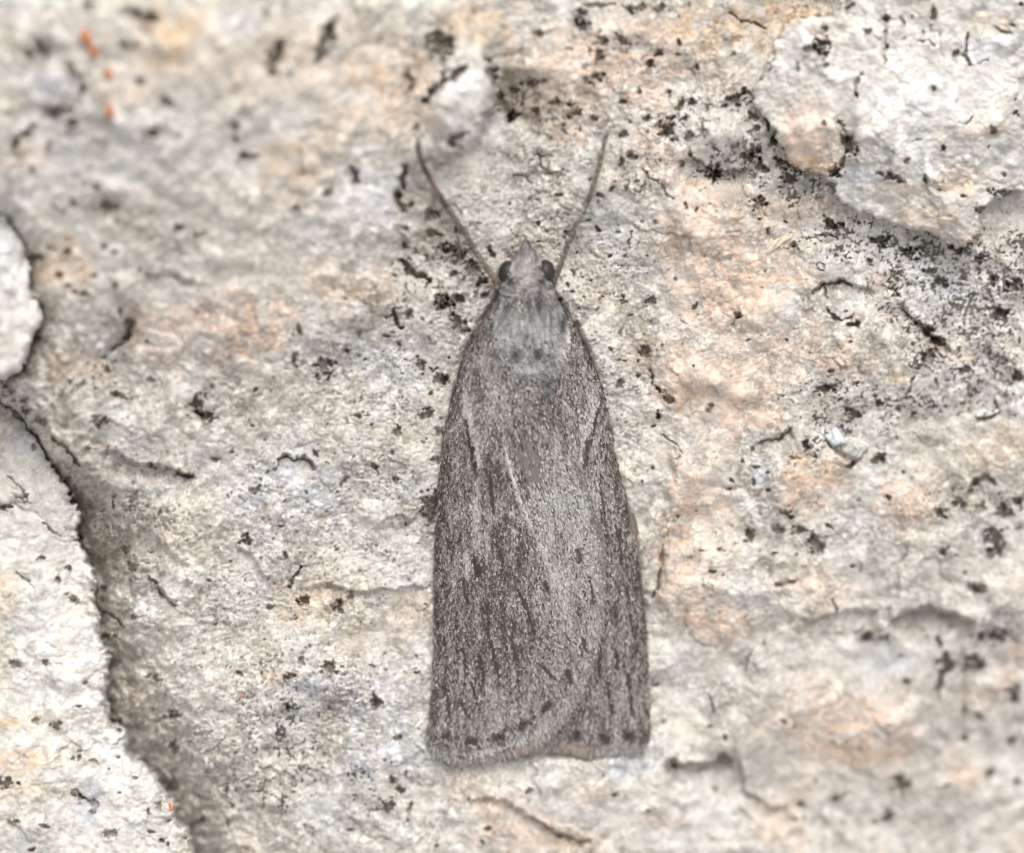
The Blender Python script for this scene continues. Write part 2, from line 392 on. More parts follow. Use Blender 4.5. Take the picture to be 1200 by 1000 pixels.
PITS = '''
513 54 17 17 d 0|480 90 5 7 l|481 103 4 4 b|346 244 5 3 b|340 90 4 4 l|311 15 5 5 g|383 226 6 5 g|490 150 4 6 g|575 86 5 8 d|577 100 3 6 d|570 70 4 4 g|585 115 4 6 b|598 135 6 8 b
95 107 5 9 g|195 119 7 6 g|180 155 9 8 g|285 183 6 5 d|297 185 4 4 g|50 58 7 9 g|33 62 5 8 g|85 82 12 5 g 40|145 53 6 6 g|158 55 5 6 g|165 98 6 5 g|38 147 5 4 d|28 157 7 5 b
17 167 5 6 d|57 172 3 8 g|38 200 4 6 b|103 5 5 5 g|160 15 12 5 g|177 22 9 8 b|125 240 14 6 b|115 222 4 8 g|87 238 4 8 g|65 130 14 7 g|83 147 6 6 g|275 147 5 7 b|275 163 4 4 g
40 302 6 6 d|46 362 7 6 d|38 353 6 5 d|43 397 7 4 b|60 290 5 4 b|77 295 8 4 b|70 323 5 4 b|88 342 3 3 d|80 337 4 3 g|135 335 4 3 b|122 289 4 3 b|136 295 5 3 b|163 318 3 3 g
209 266 5 5 b|232 276 9 3 b|143 363 4 3 d|150 378 8 8 b|149 395 5 7 b|172 402 3 3 d|127 433 5 3 b|112 457 4 2 d|140 465 9 4 b 20|178 447 5 3 b|232 476 8 11 b 20|241 487 9 8 b|250 494 4 5 d
262 473 3 4 b|298 458 4 4 d|247 451 4 3 b|5 452 6 4 d|10 460 7 4 d|25 468 5 4 d|30 482 10 4 b 35|45 495 10 5 d 35|120 495 11 6 b|125 485 5 4 g|110 322 4 3 g|100 345 5 4 g
508 275 7 6 b|525 293 8 8 b|543 302 6 5 d|555 315 8 8 g|565 330 6 6 d|530 320 4 4 d|568 347 4 5 d|520 356 8 9 g|535 352 12 5 b -20|515 360 8 5 b|546 388 5 5 d|537 377 8 9 g
481 367 4 4 d|473 287 5 5 b|475 268 5 3 g|505 252 10 6 b|346 425 4 9 o|380 430 10 12 g|493 428 6 6 g|515 447 7 6 g|522 447 5 6 g|507 461 3 3 d|500 484 9 6 g|524 418 2 2 d
429 422 2 2 d|423 487 7 4 g|400 494 3 3 d|466 402 4 4 d|407 412 5 4 b|422 390 3 4 b|453 395 6 3 b|351 388 4 6 b|577 297 5 4 d|573 291 4 3 d|535 268 3 3 d|560 262 3 2 b|480 240 5 5 b
665 276 4 4 b|677 298 3 2 d|716 300 2 2 d|672 320 2 4 d|665 334 3 3 d|671 342 3 2 d|659 351 3 3 d|728 350 3 6 d|731 355 4 3 d|765 352 6 6 g|727 391 4 5 g|727 421 4 2 d|733 421 4 2 d
750 422 2 2 d|749 442 3 3 d|727 452 5 6 g|757 410 8 6 g|770 487 4 4 d|815 358 3 3 d|819 370 2 2 d|864 369 4 4 d|812 428 2 2 d|832 477 4 5 g|782 470 5 8 o -30|775 457 8 3 o 30|694 328 2 2 d
705 345 2 2 d|680 362 2 3 d|740 372 3 2 d|716 410 2 2 d|700 268 3 3 d|690 258 4 2 d|726 262 2 2 d|745 288 3 2 d|758 300 2 2 d|630 262 3 3 d|640 270 2 2 d|633 285 3 2 d
680 20 8 11 g|682 30 10 6 d|630 40 6 4 b|705 50 6 5 g|703 67 5 8 g|730 48 8 5 b 40|797 51 4 4 d|772 61 4 4 d|796 64 4 2 d|761 75 7 6 d|750 109 3 4 d|817 78 3 3 d|699 92 9 4 d
690 98 6 4 g|731 119 5 4 b|795 123 5 6 b|810 121 5 4 b|784 108 3 5 d|673 130 8 8 g|698 139 6 4 b|757 138 4 4 d|785 138 5 4 d|803 140 3 6 d 20|780 152 9 8 g|788 164 3 4 d|794 164 3 3 d
808 160 4 8 g|728 160 5 5 g|742 185 5 6 d|728 192 6 4 b|718 222 3 4 d|704 229 6 3 b|655 232 5 2 d|803 240 3 4 d|815 245 2 3 d|773 188 2 2 d|798 192 4 4 b|861 117 12 6 d -20|872 109 5 4 d
625 98 14 5 b|605 108 8 4 b|650 120 8 4 b|603 137 7 6 b|630 130 6 5 b|840 203 8 8 d|855 201 8 4 b|890 240 8 10 b|882 134 4 12 d -20|884 152 5 4 d|884 178 9 6 d|878 186 8 7 d|891 196 6 8 d
910 165 7 6 d|915 190 7 6 d|925 207 8 8 d|900 146 3 9 d|775 10 10 4 b|745 10 10 4 b|930 290 5 5 g|995 402 3 3 d|973 435 3 3 d|924 401 2 2 d|1002 449 3 3 d|920 262 3 2 d|901 270 3 5 b
1085 388 10 7 d 35|1095 400 10 6 d 35|1105 330 11 5 d 35|975 262 12 7 b 25|1030 282 10 6 d|1150 305 6 7 g|1170 368 16 6 d -10|1090 420 12 8 g|1130 435 8 5 d|966 458 12 7 g|1030 472 9 5 d
1000 485 8 6 b|1097 447 2 6 d|1150 492 8 4 d -20|1085 490 2 2 d|1070 485 4 3 d|1188 335 7 8 g|1165 330 4 6 d|1190 440 8 6 d|1020 310 6 4 d|1065 300 9 7 d|1090 318 6 5 d|1120 290 8 4 d
769 487 5 3 d -40|764 498 2 2 d|793 535 4 2 b -60|765 547 3 2 d|755 566 2 2 d|795 605 2 2 d|845 644 4 3 d|836 671 4 3 d|807 653 4 2 d -30|823 647 3 2 b|878 626 6 8 o|922 603 8 4 b 30
912 620 6 5 g|935 622 10 5 g|955 636 11 10 g|935 652 3 3 d|905 648 4 2 d|998 662 4 4 d|1025 538 7 6 d|1035 539 5 7 g|884 546 6 3 g|898 553 3 3 d|900 574 3 3 d|884 568 2 5 d
853 574 3 3 d|858 565 3 6 d -30|870 541 3 3 d|882 527 4 3 d|945 520 4 8 d|994 544 6 4 d|1165 630 10 12 g|1172 646 6 9 g|1160 646 5 7 g|1106 648 5 5 d|1122 652 3 3 g|1130 672 3 3 g|1140 690 8 6 g
1128 590 4 6 d|1118 592 4 3 d|1102 602 6 6 d|1150 595 8 6 g|1175 600 10 6 g|1190 588 8 5 d|1041 584 3 3 d|1060 554 3 3 d|1015 745 10 5 d|1036 748 5 4 g|1170 745 9 6 g|1150 748 6 6 d
1140 778 12 8 b|1100 752 4 5 d|1190 815 6 7 d 30|1180 808 5 3 d|1128 830 4 6 d|1150 842 7 4 g 40|1130 864 5 5 d|1158 905 5 7 d 30|1190 916 5 4 d|1055 919 10 11 b|1108 920 5 3 d|979 936 6 4 d
1040 957 7 6 b|1025 965 4 3 g|942 960 3 3 d|930 960 3 3 g|1185 870 5 5 g|918 846 4 3 b|930 853 3 4 g|1150 690 6 5 g|1020 985 3 3 g|940 945 5 4 g|1062 800 4 5 g|1053 768 4 3 g
775 847 3 3 d|831 852 3 2 d|848 866 5 3 d 30|791 893 6 5 b|706 908 2 2 d|722 931 3 3 d|760 951 4 3 d|620 927 3 4 g|574 972 4 3 d|564 986 3 3 d|656 980 2 2 d|760 860 3 3 g|841 926 4 3 g
308 774 5 5 o|355 774 4 5 g|385 783 10 5 g 20|340 792 7 5 g|335 828 4 4 d|307 850 2 2 d|435 780 7 2 d 15|455 784 3 2 d|490 786 6 3 g|440 825 7 9 l|438 818 3 9 b|465 832 5 5 l|455 855 5 5 b
466 864 4 4 d|482 875 5 5 g|507 896 5 4 g|458 914 6 4 d|468 925 6 6 g|455 945 9 7 g|418 899 2 2 d|288 886 3 3 d|305 936 5 5 d|410 975 5 3 b|475 990 5 4 d|443 973 5 5 o|488 766 2 3 d
374 566 3 3 d|355 518 3 2 b|371 532 3 5 b|300 575 6 4 g|313 538 4 3 b|395 580 2 2 d|431 602 4 5 d|436 571 4 3 g|463 562 3 4 d|478 571 3 3 d|492 574 4 3 d|439 547 4 5 g|487 522 5 4 g
500 525 3 3 d|512 541 5 4 d|505 595 11 17 g|457 600 3 4 g|395 643 3 3 d|410 624 2 2 d|402 619 2 2 d|335 651 3 4 d|290 632 8 6 b|298 706 4 3 d|397 712 5 8 b|448 738 3 3 d|421 735 3 3 g
410 700 4 3 b|428 672 2 3 d|480 655 3 4 b|355 705 6 6 b|318 710 6 3 b|470 644 3 2 b|270 530 4 3 g|430 517 5 3 b|465 507 6 5 g|515 505 4 5 d|441 525 4 3 d|455 540 3 3 d
212 555 6 4 b|222 558 6 3 d|230 559 5 3 d|180 546 6 3 b|135 590 2 8 b|169 605 3 2 d|148 645 3 9 b|156 665 4 6 o|178 712 3 3 d|155 724 6 3 d|178 727 3 3 d|125 747 9 4 b|120 692 4 5 b
220 680 4 4 b|256 514 5 3 b|250 538 6 3 b|221 513 3 2 d|92 632 6 6 d|105 525 3 2 d|118 580 4 5 b|160 628 3 4 b|193 617 3 2 d|205 570 3 3 d|250 705 3 3 g|270 660 3 3 d|230 655 4 3 b
164 809 4 4 d|180 795 8 5 g 40|196 773 4 5 d|200 770 5 3 d|135 845 8 10 b|205 875 6 5 b|205 840 7 5 b|193 842 4 4 d|260 861 4 3 d|235 962 6 3 b|200 918 8 14 l -20|268 795 3 3 d|248 752 4 3 d|282 790 4 3 d
'''
STROKES = '''
389,26 382,50 373,70 w18 d|331,46 322,65 318,84 w14 b|500,116 512,102 525,92 548,79 w13 d|528,170 544,156 w11 b|411,194 415,204 419,216 w10 g|472,198 471,215 473,224 w9 d|467,226 468,244 w10 b
120,420 133,412 150,398 w4 b|473,303 478,315 490,323 503,328 w9 b|452,371 458,365 466,378 470,382 w8 b|505,432 507,436 513,433 w3 d|739,270 738,278 735,290 w2.5 d|696,365 700,360 w2 d
864,369 857,380 w2 d|874,402 879,398 w3 d|761,432 768,450 785,465 w4 o|797,370 804,380 w2 g|805,182 815,187 830,195 w6 o
630,180 635,195 645,203 660,200 w3 b|600,208 618,206 625,215 w3 b|752,195 765,210 775,215 787,235 w3 b|680,5 720,6 w4 b|730,8 745,13 w4 b|855,18 875,25 895,33 w4 b|530,240 545,252 w3 b
953,343 965,335 975,330 990,328 1000,335 w5 d|968,338 968,348 w3 d|970,363 977,372 985,375 995,370 w5 d|994,378 1003,381 w6 d|1000,366 997,374 w2 d|960,274 970,275 978,280 w4 d
959,310 962,306 967,309 969,314 965,317 960,315 959,310 w2 d|1036,337 1048,342 1056,347 w3 d|1060,350 1057,360 1065,370 1080,380 w3 d|1072,440 1068,452 1060,460 w3 d|1168,470 1172,480 1160,490 w4 d
776,512 788,520 800,530 w2.5 d|969,615 974,622 w4 d|948,632 955,625 965,628 968,637 960,645 950,644 w2.5 g|908,684 918,682 932,683 w4 d|976,702 981,718 w4 d|965,515 975,525 985,535 995,545 w5 b
888,520 900,513 915,512 925,505 w3 d|1135,580 1142,565 1155,557 1163,565 w5 g|1110,768 1105,790 1097,808 w12 b|831,818 836,834 w4 d|838,892 848,886 857,889 w6 d|800,896 838,892 w3 b|764,804 778,804 w3 d
622,957 640,970 660,980 690,985 w3 o|515,917 520,916 524,911 w3 d|484,940 480,955 477,963 w5 b|323,550 328,537 335,533 348,540 358,537 368,551 w4.5 b|407,560 400,573 w4 g
352,664 345,678 341,687 w5 b|283,643 293,648 303,660 313,675 w3 b|360,690 375,685 385,690 w3 b|440,690 465,688 480,690 505,684 w3 b|447,615 455,608 470,605 480,612 w3 b
172,620 185,633 200,645 w2.5 g|175,675 188,692 203,712 w5 b|118,715 130,720 143,735 w5 b|133,665 137,687 w3 b|262,896 267,892 w3 d
775,640 774,660 771,690 w5 b|765,700 770,690 w3 d|870,790 877,772 885,760 w3 d|875,775 880,760 w2 g|893,757 900,747 w2 d|400,930 410,940 w2 g|60,512 78,528 95,545 w6 b|60,240 75,250 w4 b
'''
LICHEN = [(1130, 340, 95, 72, 1.0), (1150, 420, 80, 62, .9), (1085, 415, 36, 34, .75), (1000, 280, 60, 22, .9), (1110, 300, 62, 18, 1.0),
          (1175, 300, 42, 42, .95), (985, 470, 60, 24, .75), (960, 458, 30, 20, .7), (1060, 470, 42, 30, .45), (1010, 492, 50, 25, .65),
          (830, 140, 50, 40, .5), (882, 190, 42, 30, .9), (860, 203, 40, 14, .95), (932, 215, 30, 22, .8), (790, 150, 32, 22, .55),
          (745, 185, 22, 16, .55), (650, 170, 42, 22, .6), (350, 860, 22, 38, 1.0), (300, 925, 42, 22, .8), (335, 930, 30, 20, .6),
          (1150, 575, 62, 22, .7), (440, 920, 44, 34, .45), (1165, 742, 32, 16, .7), (1100, 742, 24, 10, .5), (745, 212, 32, 12, .65),
          (520, 320, 45, 50, .5), (470, 330, 30, 40, .35), (945, 530, 30, 20, .5), (620, 120, 60, 30, .35), (700, 60, 40, 40, .4),
          (30, 475, 30, 14, .5), (110, 440, 50, 40, .3), (1190, 600, 30, 20, .5), (640, 285, 20, 12, .5)]
# how thickly small pores are strewn: (x, y, rx, ry, density)
PORES = [(440, 430, 110, 110, 1.0), (540, 300, 70, 70, .9), (700, 320, 80, 120, 1.0), (640, 220, 70, 50, .9), (460, 560, 90, 80, .9),
         (330, 560, 110, 60, .7), (370, 680, 150, 80, .6), (330, 830, 160, 130, .8), (720, 470, 60, 60, .9), (760, 110, 120, 90, .5),
         (1130, 350, 110, 110, .9), (1000, 480, 120, 60, .5), (900, 620, 130, 120, .45), (170, 600, 80, 100, .4), (200, 480, 140, 50, .25),
         (800, 230, 60, 60, .4), (950, 380, 90, 60, .35), (480, 900, 120, 90, .5)]

def parse_p(t):
    out = []
    for it in t.replace('\n', '|').split('|'):
        a = it.split()
        if a: out.append(('p', float(a[0]), float(a[1]), float(a[2]), float(a[3]), a[4], float(a[5]) if len(a) > 5 else 0))
    return out
def parse_t(t):
    out = []
    for it in t.replace('\n', '|').split('|'):
        a = it.split()
        if a: out.append(('T', float(a[1]), float(a[2]), float(a[3]), float(a[4]), a[0], float(a[5]), float(a[6]) if len(a) > 6 else 0))
    return out
def parse_s(t):
    out = []
    for it in t.replace('\n', '|').split('|'):
        a = it.split()
        if a: out.append(('s', [tuple(float(v) for v in p.split(',')) for p in a[:-2]], float(a[-2][1:]), a[-1]))
    return out

M_ROCK = grain_material('limestone', 0.92, 420.0, 0.20, bump=0.5, bump_scale=520.0, spec=0.25)

# ------------------------------------------------------------------ the rock face
xs = np.concatenate([np.arange(-130, -15, 5), np.arange(-15, 1215, 1.2), np.arange(1215, 1335, 5)])
ys = np.concatenate([np.arange(-130, -15, 5), np.arange(-15, 1015, 1.2), np.arange(1015, 1135, 5)])
F = Field(xs, ys)
X, Y = F.X, F.Y
base = plane(X, Y)
rel = rough_relief(X, Y)
F.H = base + rel
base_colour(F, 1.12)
fill(F, parse_t(TINTS)); F.C *= F.T
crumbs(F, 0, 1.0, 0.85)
# the weathered, lime-washed parts of the face are smoother than the broken ones
smooth = np.clip(0.12 + 0.45 * np.exp(-(((F.WX - 230) / 260) ** 2 + ((F.WY - 150) / 190) ** 2)) + 0.45 * np.exp(-(((F.WX - 1000) / 230) ** 2 + ((F.WY - 850) / 160) ** 2))
                 + 0.30 * np.exp(-(((F.WX - 830) / 80) ** 2 + ((F.WY - 380) / 170) ** 2)) + 0.3 * np.exp(-(((F.WX - 700) / 160) ** 2 + ((F.WY - 940) / 70) ** 2)), 0, 0.6)
F.H = base + (F.H - base) * (1 - 0.35 * smooth)
F.C[:] = F.C * (1 - 0.6 * smooth[..., None]) + F.T * np.array((0.580, 0.548, 0.498), np.float32) * 0.6 * smooth[..., None]
# the broken, porous parts: grains with dark grit packed between them
BUSY = [(440, 430, 110, 110, 1.0), (540, 290, 80, 90, 1.0), (700, 320, 80, 130, .9), (640, 220, 90, 60, .9), (440, 590, 110, 100, .9), (290, 570, 110, 60, .8), (330, 690, 160, 90, .8),
        (340, 840, 160, 130, 1.0), (720, 480, 60, 80, .9), (170, 610, 90, 120, 1.0), (210, 880, 50, 110, .9), (1130, 350, 110, 110, .9), (760, 120, 150, 90, .6), (480, 910, 100, 80, .6),
        (1000, 470, 130, 70, .6), (900, 620, 120, 110, .45), (200, 470, 150, 50, .5), (640, 110, 80, 60, .6), (1100, 620, 120, 80, .4), (70, 470, 60, 40, .8)]
busy = np.zeros_like(X)
for x, y, rx, ry, a in BUSY:
    busy = np.maximum(busy, a * np.exp(-(((F.WX - x) / rx) ** 2 + ((F.WY - y) / ry) ** 2) ** 1.2))
busy *= np.clip(0.75 + 0.9 * perlin(X, Y, 42, 201) + 0.5 * perlin(X, Y, 17, 202), 0.15, 1.3)
gg = fine_grain(X, Y, 60)
F.blend(slice(None), 0.62 * busy * sstep(0.02, 0.50, -gg), (0.225, 0.195, 0.155))
F.blend(slice(None), 0.40 * busy * sstep(0.20, 0.55, gg), (0.70, 0.69, 0.675))
F.blend(slice(None), 0.75 * busy * sstep(0.62, 0.85, -gg + 0.25 * perlin(X, Y, 20, 203)), (0.075, 0.064, 0.050))
F.H += 2.2 * busy * gg
# the block at the upper left stands out towards the camera
bulge = -70 * np.exp(-(((F.WX - 1080) / 260) ** 2 + ((F.WY - 930) / 170) ** 2)) + 120 * np.exp(-(((F.WX - 220) / 300) ** 2 + ((F.WY - 90) / 260) ** 2))
d, sd, t = seg_dist(F.WX, F.WY, [(600, -140), (588, 40), (578, 90), (572, 130), (560, 165), (520, 185), (478, 200), (466, 240), (462, 300), (440, 350), (400, 380), (330, 400), (200, 420), (-150, 430)])
sgn = d * sd
ew = 12 + 75 * sstep(470, 380, F.WX) + 30 * sstep(300, 380, Y)
bulge += 17 * sstep(-1, 1, sgn / ew) * np.exp(-np.maximum(sgn, 0) / 150)
F.H += bulge
F.H += 30 * np.exp(-((((F.WX - 540) / 40) ** 2 + ((F.WY - 122) / 52) ** 2) ** 1.6))
# the slab on the right stands a step above the hollow the moth sits in
d, sd, t = seg_dist(F.WX, F.WY, [(742, 186), (775, 218), (788, 250), (790, 300), (787, 340), (786, 370), (768, 405), (766, 435), (780, 462), (792, 500), (785, 560), (778, 620), (774, 660), (770, 700), (790, 760), (800, 860), (850, 1000)])
sgn = -d * sd
brk = np.clip(0.6 + 1.1 * perlin(X, Y, 110, 195) + 0.35 * perlin(X, Y, 40, 196), 0.1, 1.3) * (0.55 + 0.6 * np.exp(-((Y - 435) / 45) ** 2) + 0.6 * np.exp(-((Y - 665) / 40) ** 2)) * (1 - sstep(690, 740, Y))
F.H += sstep(0.0, 0.07, t) * 28 * brk * sstep(-9, 12, sgn + 5 * perlin(X, Y, 18, 197)) * np.exp(-np.maximum(sgn, 0) / 120)
for (x, y, rx, ry, a) in [(850, 165, 38, 30, 40), (1000, 870, 120, 60, 26), (900, 800, 60, 60, 14), (1110, 930, 70, 40, 20), (700, 930, 120, 50, 18),
                          (350, 600, 50, 60, 8), (640, 60, 70, 50, 14), (950, 560, 60, 34, 14), (1060, 590, 50, 30, 14), (1180, 700, 40, 30, 18)]:
    F.H += a * np.exp(-(((F.WX - x) / rx) ** 2 + ((F.WY - y) / ry) ** 2))
# the joints beside the two loose stones on the left
dA = -sdist(F.WX, F.WY, STONE_A)
LA = 13 + 36 * sstep(525, 640, Y)
F.H -= (105 + 15 * sstep(530, 640, Y)) * np.exp(-(np.maximum(dA, 0) / LA) ** 1.25)
near = np.exp(-(np.maximum(dA, 0) / 85) ** 2)
F.H -= near * 4 * sstep(540, 640, Y)
F.H += near * (9 * perlin(X, Y, 24, 191) + 6 * (1 - 2 * np.abs(perlin(X, Y, 16, 192))) + 3 * perlin(X, Y, 8, 193))
dB = -sdist(F.WX, F.WY, STONE_B)
F.H -= 55 * np.exp(-(np.maximum(dB, 0) / 13) ** 1.3)
F.C[:] = F.C
LEDGES = [([(110, 530), (135, 526), (152, 538), (168, 546), (190, 545), (215, 555), (238, 561)], 15, 40, 1),
          ([(322, 556), (327, 536), (337, 532), (349, 538), (360, 536), (371, 556)], 9, 22, 1),
          ([(355, 692), (378, 684), (420, 694), (470, 688), (512, 684)], 8, 22, 1),
          ([(280, 640), (296, 650), (308, 668), (320, 690)], 8, 18, 1),
          ([(935, 728), (985, 718), (1030, 712)], 14, 26, 1),
          ([(1040, 738), (1058, 716), (1090, 712), (1120, 720), (1148, 728)], 30, 34, 1),
          ([(780, 893), (820, 897), (860, 886)], 22, 26, 1), ([(862, 872), (875, 925), (905, 945), (930, 948)], 10, 22, 1),
          ([(545, 940), (580, 934), (622, 956), (645, 973), (700, 988)], 11, 26, 1),
          ([(868, 795), (876, 770), (905, 742), (940, 728)], 9, 20, -1),
          ([(880, 522), (902, 512), (930, 502)], 9, 20, 1), ([(962, 510), (980, 530), (1000, 548)], 12, 18, -1),
          ([(800, 180), (820, 190), (850, 204), (880, 196)], 13, 18, 1), ([(1055, 352), (1070, 372), (1095, 396), (1125, 415)], 10, 18, 1),
          ([(950, 345), (966, 333), (988, 327), (1010, 336), (1030, 342)], 8, 20, 1),
          ([(1040, 510), (1110, 495), (1165, 480), (1200, 470)], 12, 26, -1), ([(1130, 590), (1142, 562), (1165, 556)], 10, 20, 1),
          ([(445, 620), (456, 607), (472, 604), (486, 614)], 6, 18, 1), ([(240, 450), (228, 466), (222, 485)], 6, 12, -1),
          ([(165, 320), (195, 322), (230, 330), (240, 330)], 10, 22, 1), ([(120, 420), (140, 410), (158, 392)], 10, 16, -1),
          ([(590, 212), (615, 204), (640, 200), (665, 205)], 6, 16, 1), ([(505, 350), (530, 350), (552, 340)], 7, 16, 1),
          ([(640, 140), (600, 128), (585, 110)], 9, 22, -1), ([(175, 676), (190, 694), (206, 716)], 9, 18, 1), ([(170, 618), (200, 648), (225, 668)], 6, 20, 1),
          ([(556, 60), (572, 78), (578, 100), (575, 130), (561, 164), (528, 186)], 22, 32, -1)]
for pts, dr, L, side in LEDGES: F.ledge(pts, 1.4 * dr, L, side)
fill(F, [f for f in parse_s(STROKES) if not (f[2] <= 3 and f[1][0][0] < 520 and f[1][0][1] > 470)]); fill(F, thin_out(parse_p(PITS)))
# crusts of dark lichen
dens = np.zeros_like(X)
for x, y, rx, ry, a in LICHEN:
    dens = np.maximum(dens, a * np.exp(-0.9 * (((F.WX - x) / rx) ** 2 + ((F.WY - y) / ry) ** 2) ** 1.3))
n = 0.45 * perlin(X, Y, 13, 81) + 0.75 * perlin(X, Y, 6, 82) + 0.75 * perlin(X, Y, 3.4, 83) + 0.6 * perlin(X, Y, 30, 84)
lm = sstep(0.40, 0.70, n * np.minimum(1, dens * 4) + 0.50 * dens - 0.13)
lc = (0.5 + 0.9 * perlin(X, Y, 8, 85) + 0.5 * perlin(X, Y, 3.5, 86))[..., None].clip(0, 1)
F.C[:] = F.C * (1 - 0.93 * lm[..., None]) + 0.93 * lm[..., None] * (np.array((0.046, 0.040, 0.032)) * (1 - lc) + np.array((0.125, 0.108, 0.084)) * lc)
F.H += lm * (1.3 * lc[..., 0] - 0.9)
dn2 = sstep(0.3, 0.9, dens) * 0.08
F.blend(slice(None), dn2, (0.30, 0.28, 0.25))
# small pores
NP = 0
pd = np.zeros_like(X) + 0.09
for x, y, rx, ry, a in PORES:
    pd = np.maximum(pd, a * np.exp(-(((X - x) / rx) ** 2 + ((Y - y) / ry) ** 2)))
pd *= np.clip(0.55 + 1.3 * perlin(X, Y, 32, 91), 0.05, 1.6)
cand = rng.uniform((-20, -20), (1220, 1020), (26000, 2))
ii = np.clip(np.searchsorted(xs, cand[:, 0]), 0, len(xs) - 1); jj = np.clip(np.searchsorted(ys, cand[:, 1]), 0, len(ys) - 1)
ok = rng.random(len(cand)) < 0.85 * pd[jj, ii]
for (x, y) in cand[ok]:
    F.pores(x, y, min(2.8, 0.80 + rng.exponential(0.42)), 'd' if rng.random() < 0.55 else ('b' if rng.random() < 0.5 else 'g'))
# the moth hides a shallow bed that its wings lie on
sm = sdist(X, Y, MOTH)
bed = sstep(-7, 7, sm)
F.H = F.H * (1 - bed) + np.minimum(F.H, base - 3) * bed
m = 1 - sstep(0.35, 1.3, np.hypot((X - 617) / 90, (Y - 300) / 110))
lowf = np.maximum(rel * 0 + 12 * perlin(X + 14 * perlin(X, Y, 70, 41), Y + 14 * perlin(X, Y, 70, 42), 95, 43), 0)
F.H = F.H - m * (lowf + np.maximum(bulge, 0) * 0.8 + 5)
rock = F.mesh('rock_face', M_ROCK)
tag(rock, 'pitted pale limestone rock face with peach stains and black lichen, the moth resting on it', 'rock', kind='structure')

# ------------------------------------------------------------------ loose stones (each its own solid relief)
def stone(name, poly, x0, y0, x1, y1, step, hfun, feats, light, seed, radius, wall, label, crispy=1.0):
    G = Field(np.arange(x0, x1, step), np.arange(y0, y1, step), seed)
    jag = lambda k: crispy * (4.5 * perlin(G.X, G.Y, 27, 105 + k + seed) + 4.2 * perlin(G.X, G.Y, 13, 101 + k + seed) + 3.2 * perlin(G.X, G.Y, 6.5, 102 + k + seed) + 0.7 * perlin(G.X, G.Y, 3.5, 103 + k + seed))
    sx = G.X + jag(0); sy = G.Y + jag(40)
    s = sdist(sx, sy, poly)
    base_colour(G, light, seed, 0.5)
    fill(G, [f for f in feats if f[0] == 'T']); G.C *= G.T
    top = hfun(G.X, G.Y, s) + rough_relief(G.X, G.Y, seed, 0.8)
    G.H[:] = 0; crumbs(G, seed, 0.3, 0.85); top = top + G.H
    G.C[:] = 0.7 * G.C + 0.3 * G.T * np.array((0.585, 0.562, 0.525), np.float32) * light
    q = np.clip(1 - s / radius, 0, 1)
    top = top - radius * 0.75 * (1 - np.sqrt(np.maximum(1 - q * q, 0)))
    G.H = np.where(s >= 0, top, top + s * 22)
    fill(G, [f for f in feats if f[0] != 'T'])
    o = G.mesh(name, M_ROCK, keep=s > -wall / 22)
    return tag(o, label, 'stone')

A_FEATS = parse_t('C 60 640 120 160 .6|C 60 850 140 160 .6|W 80 780 50 60 .3|T 15 845 34 14 .6|T 20 890 40 18 .6|T 30 925 30 12 .5|B 32 520 20 16 .5|B 102 945 18 22 .7|B 60 810 24 14 .4|G 40 980 50 20 .4|T 5 700 20 30 .5|T 0 780 16 40 .3') + \
    parse_p('8 918 13 6 b 15|5 595 7 5 g|25 585 7 6 l|40 524 4 6 g|48 655 5 4 l|95 880 4 3 b|94 888 3 5 b|85 890 3 3 g|110 893 4 3 l|42 845 4 6 l|65 850 7 5 l|88 932 8 3 g|95 936 4 6 g 30|110 945 3 8 g|128 980 9 4 g -25|40 995 5 4 b|15 965 6 4 g|52 970 5 4 b|125 900 2 2 d|158 910 4 2 b|143 928 4 2 d|138 890 2 2 d|172 950 3 4 d|190 985 3 3 d|178 975 4 3 d|194 990 2 2 d|86 700 6 4 g|68 680 3 6 b|80 665 4 3 b|20 780 6 4 l|54 776 5 4 l|100 800 3 5 g|92 828 6 3 g|184 945 3 6 l') + \
    parse_s('50,615 70,628 w3 g|10,560 30,575 w3 l|132,875 140,868 w2 g|20,670 40,685 w3 l|85,930 90,925 100,935 108,942 w3 g')
stone('stone', STONE_A, -150, 445, 236, 1120, 1.3,
      lambda X, Y, s: 26 + 0.30 * np.clip(s, 0, 140) + 0.05 * (700 - Y) - 10 * np.exp(-((X - 100) ** 2 + (Y - 945) ** 2) / 900),
      A_FEATS, 0.99, 200, 16, 190,
      'large cream-white stone at the lower left beyond a deep dark joint')
B_FEATS = parse_t('C 0 340 60 120 .6|W 0 300 40 50 .4|G 14 355 8 14 .4|T 10 400 20 10 .3')
stone('stone', STONE_B, -150, 215, 62, 460, 1.6, lambda X, Y, s: 185 + 0.35 * np.clip(s, 0, 80), B_FEATS, 1.04, 300, 12, 150,
      'smaller white stone cut off by the left edge above the dark joint', 0.8)
